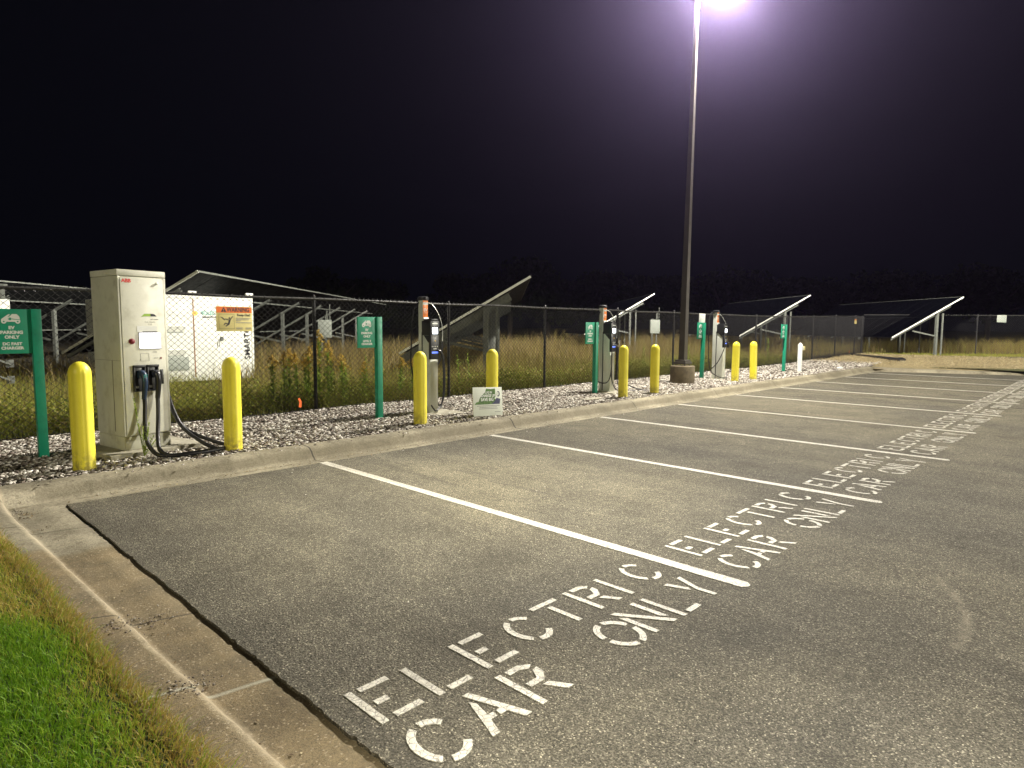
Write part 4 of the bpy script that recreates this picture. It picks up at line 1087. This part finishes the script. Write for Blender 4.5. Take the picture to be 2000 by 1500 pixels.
solar('solar row at the far left, seen from below past the charger', -15.9, 15.0, 2.93, 9, .13, None, .06, .05)
solar('solar row seen from below rising behind the white container', -7.66, 15.9, 2.91, 8, .13, (9.0, -.5, 1.35), .06, .05)
solar('nearest solar row end, pale rail slanting up right of the nearest pedestal', .54, 16.9, 2.91, 5, .13)
solar('solar row end just right of the middle pedestal, with a grey box under it', 7.17, 32., 3.27, 4, .3, (.2, -.1, 1.35), .07, .045)
solar('solar row end right of the lamp post, behind the far pedestal', 14.9, 32., 3.24, 4, .3, None, .07, .045)
solar('rightmost solar row end, beyond the corner of the fence', 22.5, 32., 3.2, 4, .3, None, .07, .045)

# ---------------------------------------------------------------- plants
def leafcloud(n, cen, rad, size, r, jit=.35):
    """n small leaf quads filling an ellipsoid shell-and-volume"""
    d = r.normal(size=(n, 3)); d /= np.linalg.norm(d, axis=1)[:, None]
    q = r.uniform(0, 1, n)**.4
    P = np.array(cen)+d*np.array(rad)*q[:, None]
    u = r.normal(size=(n, 3)); u /= np.linalg.norm(u, axis=1)[:, None]
    v = np.cross(u, r.normal(size=(n, 3))); v /= np.linalg.norm(v, axis=1)[:, None]
    s = size*r.uniform(.6, 1.4, n)[:, None]
    V = np.stack([P-u*s, P+v*s*.55, P+u*s, P-v*s*.55], 1).reshape(-1, 3)
    return V, np.arange(4*n).reshape(-1, 4), np.repeat(r.uniform(0, 1, n), 4)
def tree(x, y, h, wd, lab, seed):
    r = np.random.default_rng(seed); gz = .13
    t = thing('broadleaf_tree', lab, 'tree', (x, y, gz), 0, 'dark trees far beyond the solar field')
    mb = MB(); mb.tube([(0, 0, -.5), (.1, 0, h*.3), (.2, .1, h*.6)], [h*.035, h*.028, h*.012], 8)
    for k in range(6):
        a = r.uniform(0, 2*PI); b = h*r.uniform(.25, .45)
        mb.tube([(.1, 0, b), (math.cos(a)*wd*.25, math.sin(a)*wd*.25, b+h*.15), (math.cos(a)*wd*.4, math.sin(a)*wd*.4, b+h*.27)], [h*.016, h*.01, h*.004], 6)
    mb.build('trunk', M['trunk'], t)
    P = []
    for k in range(13):
        a = r.uniform(0, 2*PI); q = r.uniform(.15, .38)*wd; zz = h*r.uniform(.35, .82)
        q *= 1.15-abs(zz/h-.5)
        P.append(leafcloud(230, (math.cos(a)*q, math.sin(a)*q, zz), (wd*r.uniform(.14, .22), wd*r.uniform(.14, .22), h*r.uniform(.1, .17)), .26, r))
    P.append(leafcloud(500, (0, 0, h*.55), (wd*.3, wd*.3, h*.35), .3, r))
    V, F, tn = merge(P); raw('crown', V, F, M['treeleaf'], tn, parent=t)
tl = [(650, 66, 8.0, 9, 'dark round tree left of the nearest pedestal, on the horizon'), (735, 68, 7.2, 8, 'lower dark tree beside the round one, left of the nearest pedestal'),
      (835, 75, 5.4, 9, 'low dark tree on the horizon directly behind the nearest pedestal'), (925, 72, 8.4, 10, 'dark tree behind the slanting rail of the nearest solar row'),
      (1000, 70, 9.6, 12, 'tallest dark tree on the horizon, above the tip of the nearest solar rail'), (1075, 74, 8.2, 10, 'dark tree just right of the tallest tree on the horizon'),
      (1160, 78, 9.0, 12, 'dark wide tree on the horizon left of the middle pedestal'), (1245, 78, 8.8, 12, 'dark wide tree on the horizon right of the middle pedestal'),
      (1320, 80, 8.2, 11, 'dark tree on the horizon directly behind the lamp post'), (1410, 80, 9.2, 13, 'dark tree on the horizon above the farthest pedestal'),
      (1500, 82, 8.6, 13, 'dark tree on the horizon above the solar row right of the lamp post'), (1600, 80, 9.0, 13, 'dark tree on the horizon above the gap between the two right solar rows'),
      (1710, 78, 9.2, 13, 'dark tree on the horizon above the far corner of the fence'), (1820, 76, 9.4, 13, 'dark tree on the horizon above the rightmost solar row'), (1930, 74, 9.6, 13, 'dark tree on the horizon at the right edge of the view'),
      (560, 80, 5.5, 10, 'low dark tree behind the solar row by the container'), (60, 70, 6.5, 11, 'dark tree on the horizon at the far left above the fence'), (150, 72, 6.2, 10, 'dark tree on the horizon just left of the beige cabinet')]
for i, (px, d, h, wd, lab) in enumerate(tl):
    p = CG + AV*d + BV*((px-1000)/1250*d)
    tree(p.x, p.y, h, wd, lab, 100+i)

def goldenrod(x, y, h, lab, seed, plume=True, name='goldenrod', grp='goldenrod stems behind the fence', dens=110):
    r = np.random.default_rng(seed); gz = float(hter(x, y))
    t = thing(name, lab, 'plant', (x, y, gz), 0, grp)
    lx, ly = r.uniform(-.08, .08, 2)
    mb = MB(); mb.tube([(0, 0, -.05), (lx*.4, ly*.4, h*.5), (lx, ly, h)], [.006, .005, .002], 5); mb.build('stem', M['goldleaf'], t); t.children[0].data.attributes.new('tone', 'FLOAT', 'POINT')
    n = int(dens*h); z = r.uniform(.08, .86, n)*h; a = r.uniform(0, 2*PI, n)
    V, F, tn = blades(n, lx*z/h, ly*z/h, z, np.full(n, .14)*r.uniform(.6, 1.2, n)*(1.25-.6*z/h), np.full(n, .012), r.uniform(.9, 1.9, n), r, r.uniform(0, 1, n), dirn=a, tip=.1)
    if plume:
        V, F, tn = merge([(V, F, tn)] + [leafcloud(7, (lx*q, ly*q, h*q), (.13*(1.1-q), .13*(1.1-q), .05), .034, r) for q in (.2, .3, .4, .5, .6, .7, .78)])
    raw('leaves', V, F, M['goldleaf'], tn, parent=t)
    if plume:
        P = []
        for k in range(13):
            zz = h*(.76+.24*k/12); a = r.uniform(0, 2*PI); L = .2*(1-k/14)
            for q in range(4):
                P.append(leafcloud(16, (lx+math.cos(a)*L*(q+.5)/4, ly+math.sin(a)*L*(q+.5)/4, zz+.05*math.sin(q/3*PI)), (.024, .024, .018), .011, r))
        V, F, tn = merge(P); raw('flower_plume', V, F, M['plume'], tn, parent=t)
    return t
gi = 0
for x, y, h in [(1.25, 3.85, .92), (1.42, 3.75, .98), (1.58, 3.9, 1.02), (1.7, 3.8, .95), (1.82, 3.7, .85), (1.95, 3.9, 1.05), (2.08, 3.75, 1.0), (2.2, 3.95, 1.36), (2.28, 3.8, 1.15), (2.42, 3.9, 1.0), (2.55, 3.7, .9), (2.75, 3.9, .8), (3.05, 3.8, .75), (3.4, 3.9, .7), (3.9, 3.8, .8), (4.3, 3.9, .75)]:
    lab = 'leafy goldenrod stem with a yellow plume in the clump left of the first fence post' if x < 1.8 else 'tallest goldenrod stem, standing right against the first fence post' if h > 1.3 else 'goldenrod stem with a yellow plume around the first fence post' if x < 2.6 else 'short goldenrod stem between the green sign post and the first fence post'
    goldenrod(x, y, h, lab, 300+gi); gi += 1
# weed growing at the foot of the charger
t = thing('weed', 'small green weed growing up the front of the beige cabinet', 'plant', (-1.58, 1.05, .17))
r = np.random.default_rng(77); mbs = MB(); P = []
for (a, b, hh) in ((-.06, .08, .62), (.0, .0, .3), (.07, .02, .34), (.1, -.02, .2), (.12, 0, .14), (.03, -.04, .22)):
    mbs.tube([(0, 0, -.02), (a*.6, b*.6, hh*.5), (a, b, hh)], [.004, .003, .0015], 5)
    n = int(130*hh); z = r.uniform(.1, 1., n)
    P.append(leafcloud(1, (a, b, hh), (.001, .001, .001), .01, r))
    P.append(blades(n, a*z, b*z, z*hh, np.full(n, .035)*r.uniform(.6, 1.3, n), np.full(n, .006), r.uniform(.5, 1.5, n), r, r.uniform(.2, 1, n), tip=.1))
s_ = mbs.build('stem', M['goldleaf'], t); s_.data.attributes.new('tone', 'FLOAT', 'POINT')
V, F, tn = merge(P); raw('leaves', V, F, M['goldleaf'], tn, parent=t)
# a few tall dry stalks
for i, (x, y, h) in enumerate([(3.25, 2.95+1, 1.0), (3.55, 4.0, .9), (5.6, 3.9, .95), (6.1, 4.1, 1.0), (12.9, 3.8, 1.0), (13.6, 3.9, 1.1), (15.8, 3.9, 1.0), (22.4, 3.9, 1.2)]):
    goldenrod(x, y, h, ['dry weed stalk behind the fence by the green post of the nearest pedestal', 'dry weed stalk behind the fence at the nearest pedestal', 'dry weed stalk behind the fence right of the white board', 'taller dry weed stalk behind the fence right of the white board',
        'dry weed stalk behind the fence right of the lamp post', 'dry weed stalk behind the farthest pedestal', 'dry weed stalk behind the leaning yellow bollard', 'dry weed stalk behind the white capped pipe post'][i], 400+i, False, 'weed_stalk', 'dry weed stalks behind the fence', 40)

# ---------------------------------------------------------------- small things
t = thing('yard_sign', 'white board with a leafy green picture leaning by a yellow bollard', 'sign', (2.97, .60, .17), 0)
w, h = .65, .46
mb = MB(); mb.box((0, 0, .02), (w, .008, .02+h), .001); bd = mb.build('board', M['board'], t); 
yf = -.0005
P = lambda q: [(a*w, .02+b*h) for a, b in q]
mb = MB(); mb.prism(P([(.04, .4), (.1, .48), (.18, .5), (.22, .62), (.3, .72), (.36, .78), (.42, .86), (.45, .95), (.6, .93), (.76, .95), (.76, .66), (.72, .6), (.8, .56), (.9, .5), (.9, .42), (.5, .4)]), (0, yf, 0), XA, ZA, .001); pic = mb.build('leafy_picture', M['leafprint'], t, 0)
mb = MB(); mb.prism(P([(.62, .401), (.9, .401), (.93, .58), (.8, .62), (.72, .5)]), (0, yf-.0012, 0), XA, ZA, .0005); mb.build('navy_patch', M['navyprint'], t, 0)
text('PLUG IN', .05, (w*.5, yf-.002, .02+.78*h), XA, ZA, M['white_vinyl'], 'lettering', pic, .001, .0005)
text('CHARGE UP', .058, (w*.5, yf-.002, .02+.66*h), XA, ZA, M['white_vinyl'], 'lettering', pic, .0015, .0005)
text('SAVE BIG', .07, (w*.47, yf-.002, .02+.52*h), XA, ZA, M['white_vinyl'], 'lettering', pic, .0015, .0005)
mb = MB(); mb.prism([(w*.86+.035*math.cos(k*PI/10), .02+h*.76+.045*math.sin(k*PI/10)) for k in range(20)], (0, yf-.0012, 0), XA, ZA, .0005); rn = mb.build('round_logo', M['navyprint'], t, 0)
mb = MB(); mb.prism([(w*.845+.024*math.cos(k*PI/10), .02+h*.765+.032*math.sin(k*PI/10)) for k in range(20)], (0, yf-.002, 0), XA, ZA, .0005); mb.build('logo_centre', M['board'], rn, 0)
mb = MB()
for zz, a, b in ((.34, .12, .9), (.29, .2, .8), (.24, .18, .82), (.12, .72, .92)): mb.box((a*w, yf-.001, .02+zz*h), (b*w, yf, .02+zz*h+.009))
mb.build('small_print', M['grey_print'], t, 0)
for xx in (.18, .47):
    mb = MB(); mb.tube([(xx, .012, -.1), (xx, .012, .3)], .003, 6); mb.build('wire_stake', M['galv'], t)
t.rotation_euler = (R(-7), R(3.), .0)

t = thing('pipe_post', 'white capped pipe post with a side outlet, right of the farthest green sign', 'pipe post', (18.85, 1.35, .13))
mb = MB(); mb.lathe([(.075, 0), (.075, .87), (.073, .9), (.05, .955), (.01, .985)], 24); mb.build('pipe', M['white'], t)
mb = MB(); mb.lathe([(.079, .86), (.079, .9), (.07, .93)], 24); mb.build('cap_ring', M['white'], t)
mb = MB(); mb.box((.06, -.05, .73), (.28, .05, .85), .015); mb.build('side_outlet', M['white'], t)
mb = MB(); mb.box((.2, -.055, .72), (.33, .055, .86), .02); mb.build('outlet_cover', M['signyellow'], t)
mb = MB(); mb.box((.07, -.02, .03), (.1, .02, .73), .004); mb.build('side_strip', M['alu'], t)

for x, y, lab, rz in ((1.45, 3.28, 'bent orange marker flag at the fence foot left of the first fence post', .3), (9.6, 3.9, 'orange marker flag in the grass left of the middle sign post', .8), (30.8, 3.25, 'orange marker flag far away at the fence foot near the corner', .2)):
    t = thing('marker_flag', lab, 'flag', (x, y, float(hter(x, y))), rz, 'small orange marker flags')
    mb = MB(); mb.tube([(0, 0, -.02), (.01, 0, .2), (-.015, 0, .3)], .0025, 5); mb.build('wire', M['galv'], t)
    mb = MB(); mb.prism([(-.01, .27), (.045, .2), (.035, .1), (-.03, .11), (-.005, .19), (-.04, .25)], (0, -.003, 0), XA, ZA, .003); mb.build('pennant', M['flag'], t, 0)
mb = MB(); pp = [(27.0, .2), (27.5, .05), (28.9, .5), (28.6, .62), (30.9, 3.0), (30.6, 3.05), (28.0, .95), (27.2, .5)]
V = MB()
n_ = len(pp); zt = [float(straw_h(np.array(a), np.array(b)))+.03 for a, b in pp]
top = [V.bm.verts.new((a, b, z+.04)) for (a, b), z in zip(pp, zt)]; bot = [V.bm.verts.new((a, b, z-.03)) for (a, b), z in zip(pp, zt)]
V.bm.faces.new(top)
for i in range(n_): V.bm.faces.new((top[i], bot[i], bot[(i+1) % n_], top[(i+1) % n_]))
meta(V.build('plastic_sheet', M['tarp'], smooth=0), 'crumpled black plastic strip lying on the straw past the last stall', 'plastic sheet')
mb.bm.free()
mb = MB(); mb.box((21.15, .7, .15), (21.4, .86, .2), .015); mb.box((21.2, .72, .2), (21.3, .8, .225), .008); meta(mb.build('paper_scrap', M['white_vinyl']), 'white crumpled scrap on the stones near the end of the kerb', 'litter')

# ---------------------------------------------------------------- air, sky, lights
mb = MB(); mb.box((-60, -60, -1.3), (110, 110, 30)); hz = mb.build('haze', M['tarp'], smooth=0)
hm = bpy.data.materials.new('lens_glow_haze'); hm.use_nodes = True; nt = hm.node_tree
for nn in list(nt.nodes): nt.nodes.remove(nn)
out = nt.nodes.new('ShaderNodeOutputMaterial'); pv = nt.nodes.new('ShaderNodeVolumePrincipled')
pv.inputs['Color'].default_value = (.62, .5, 1., 1); pv.inputs['Density'].default_value = .00042; pv.inputs['Anisotropy'].default_value = .86  # haze added and tinted violet to stand in for the lens glow
nt.links.new(pv.outputs[0], out.inputs['Volume'])
hz.data.materials.clear(); hz.data.materials.append(hm); hz['kind'] = 'stuff'; hz['label'] = 'thin haze added for the violet lens glow round the lamp'; hz['category'] = 'haze'
hz.visible_shadow = True

w = bpy.data.worlds.new('World'); SC.world = w; w.use_nodes = True; nt = w.node_tree
bg = nt.nodes['Background']
bg.inputs[0].default_value = (.30, .36, .60, 1); bg.inputs[1].default_value = .0045

def spot(name, loc, power, col, size=.35, target=None, ang=160, blend=.6):
    l = bpy.data.lights.new(name, 'SPOT'); l.energy = power; l.color = col; l.shadow_soft_size = size; l.spot_size = R(ang); l.spot_blend = blend
    o = bpy.data.objects.new(name, l); COL.objects.link(o); o.location = loc
    d = Vector(target or (loc[0], loc[1], 0)) - Vector(loc)
    o.rotation_euler = d.to_track_quat('-Z', 'Y').to_euler()
    return o
L1 = spot('lamp_head_light', (11.8, 1.0, 9.98), 34000, (1., .93, .82), .25, ang=172, blend=.25)
# wide "bat wing" photometry of an area luminaire: more light sideways than straight down
def photometry(l, power=0., k=1., lo=0., hi=0.):
    l.use_nodes = True; nt = l.node_tree
    em = nt.nodes['Emission']; tc = nt.nodes.new('ShaderNodeTexCoord'); sx = nt.nodes.new('ShaderNodeSeparateXYZ')
    nt.links.new(tc.outputs['Normal'], sx.inputs[0])
    z = mth(nt, 'ABSOLUTE', sx.outputs[2]); v = None
    if power: v = mth(nt, 'MULTIPLY', mth(nt, 'POWER', mth(nt, 'MAXIMUM', z, .28), -power), k)
    if hi:
        c = mrange(nt, z, lo, hi)          # full cut-off optics: nothing near or above the horizontal
        v = mth(nt, 'MULTIPLY', v, c) if v else c
    nt.links.new(v, em.inputs['Strength'])
photometry(L1.data, 1.9, .36)
L2 = spot('lot_light_right', (30, -31, 10.), 43000, (1., .95, .8), .3, ang=176, blend=.05)
photometry(L2.data, 0, 1., .138, .19)
spot('lot_light_left', (-22, -12, 9.), 5500, (1., .9, .62), .3, target=(-12, -7, 0), ang=165, blend=.6)
spot('lot_light_near', (-4.0, -11., 8.), 7000, (1., .93, .76), .2, target=(-2.75, -7.25, 0), ang=30, blend=.55)
spot('lot_light_mid', (1.6, -6.2, 14.), 13500, (1., .93, .74), .25, target=(.4, -2.5, 0), ang=24, blend=1.)

SC.view_settings.view_transform = 'Standard'; SC.view_settings.look = 'None'
SC.view_settings.exposure = 0.; SC.view_settings.gamma = 1.
SC.render.engine = 'CYCLES'
SC.cycles.max_bounces = 6; SC.cycles.volume_bounces = 0; SC.cycles.transparent_max_bounces = 8
SC.cycles.use_denoising = True
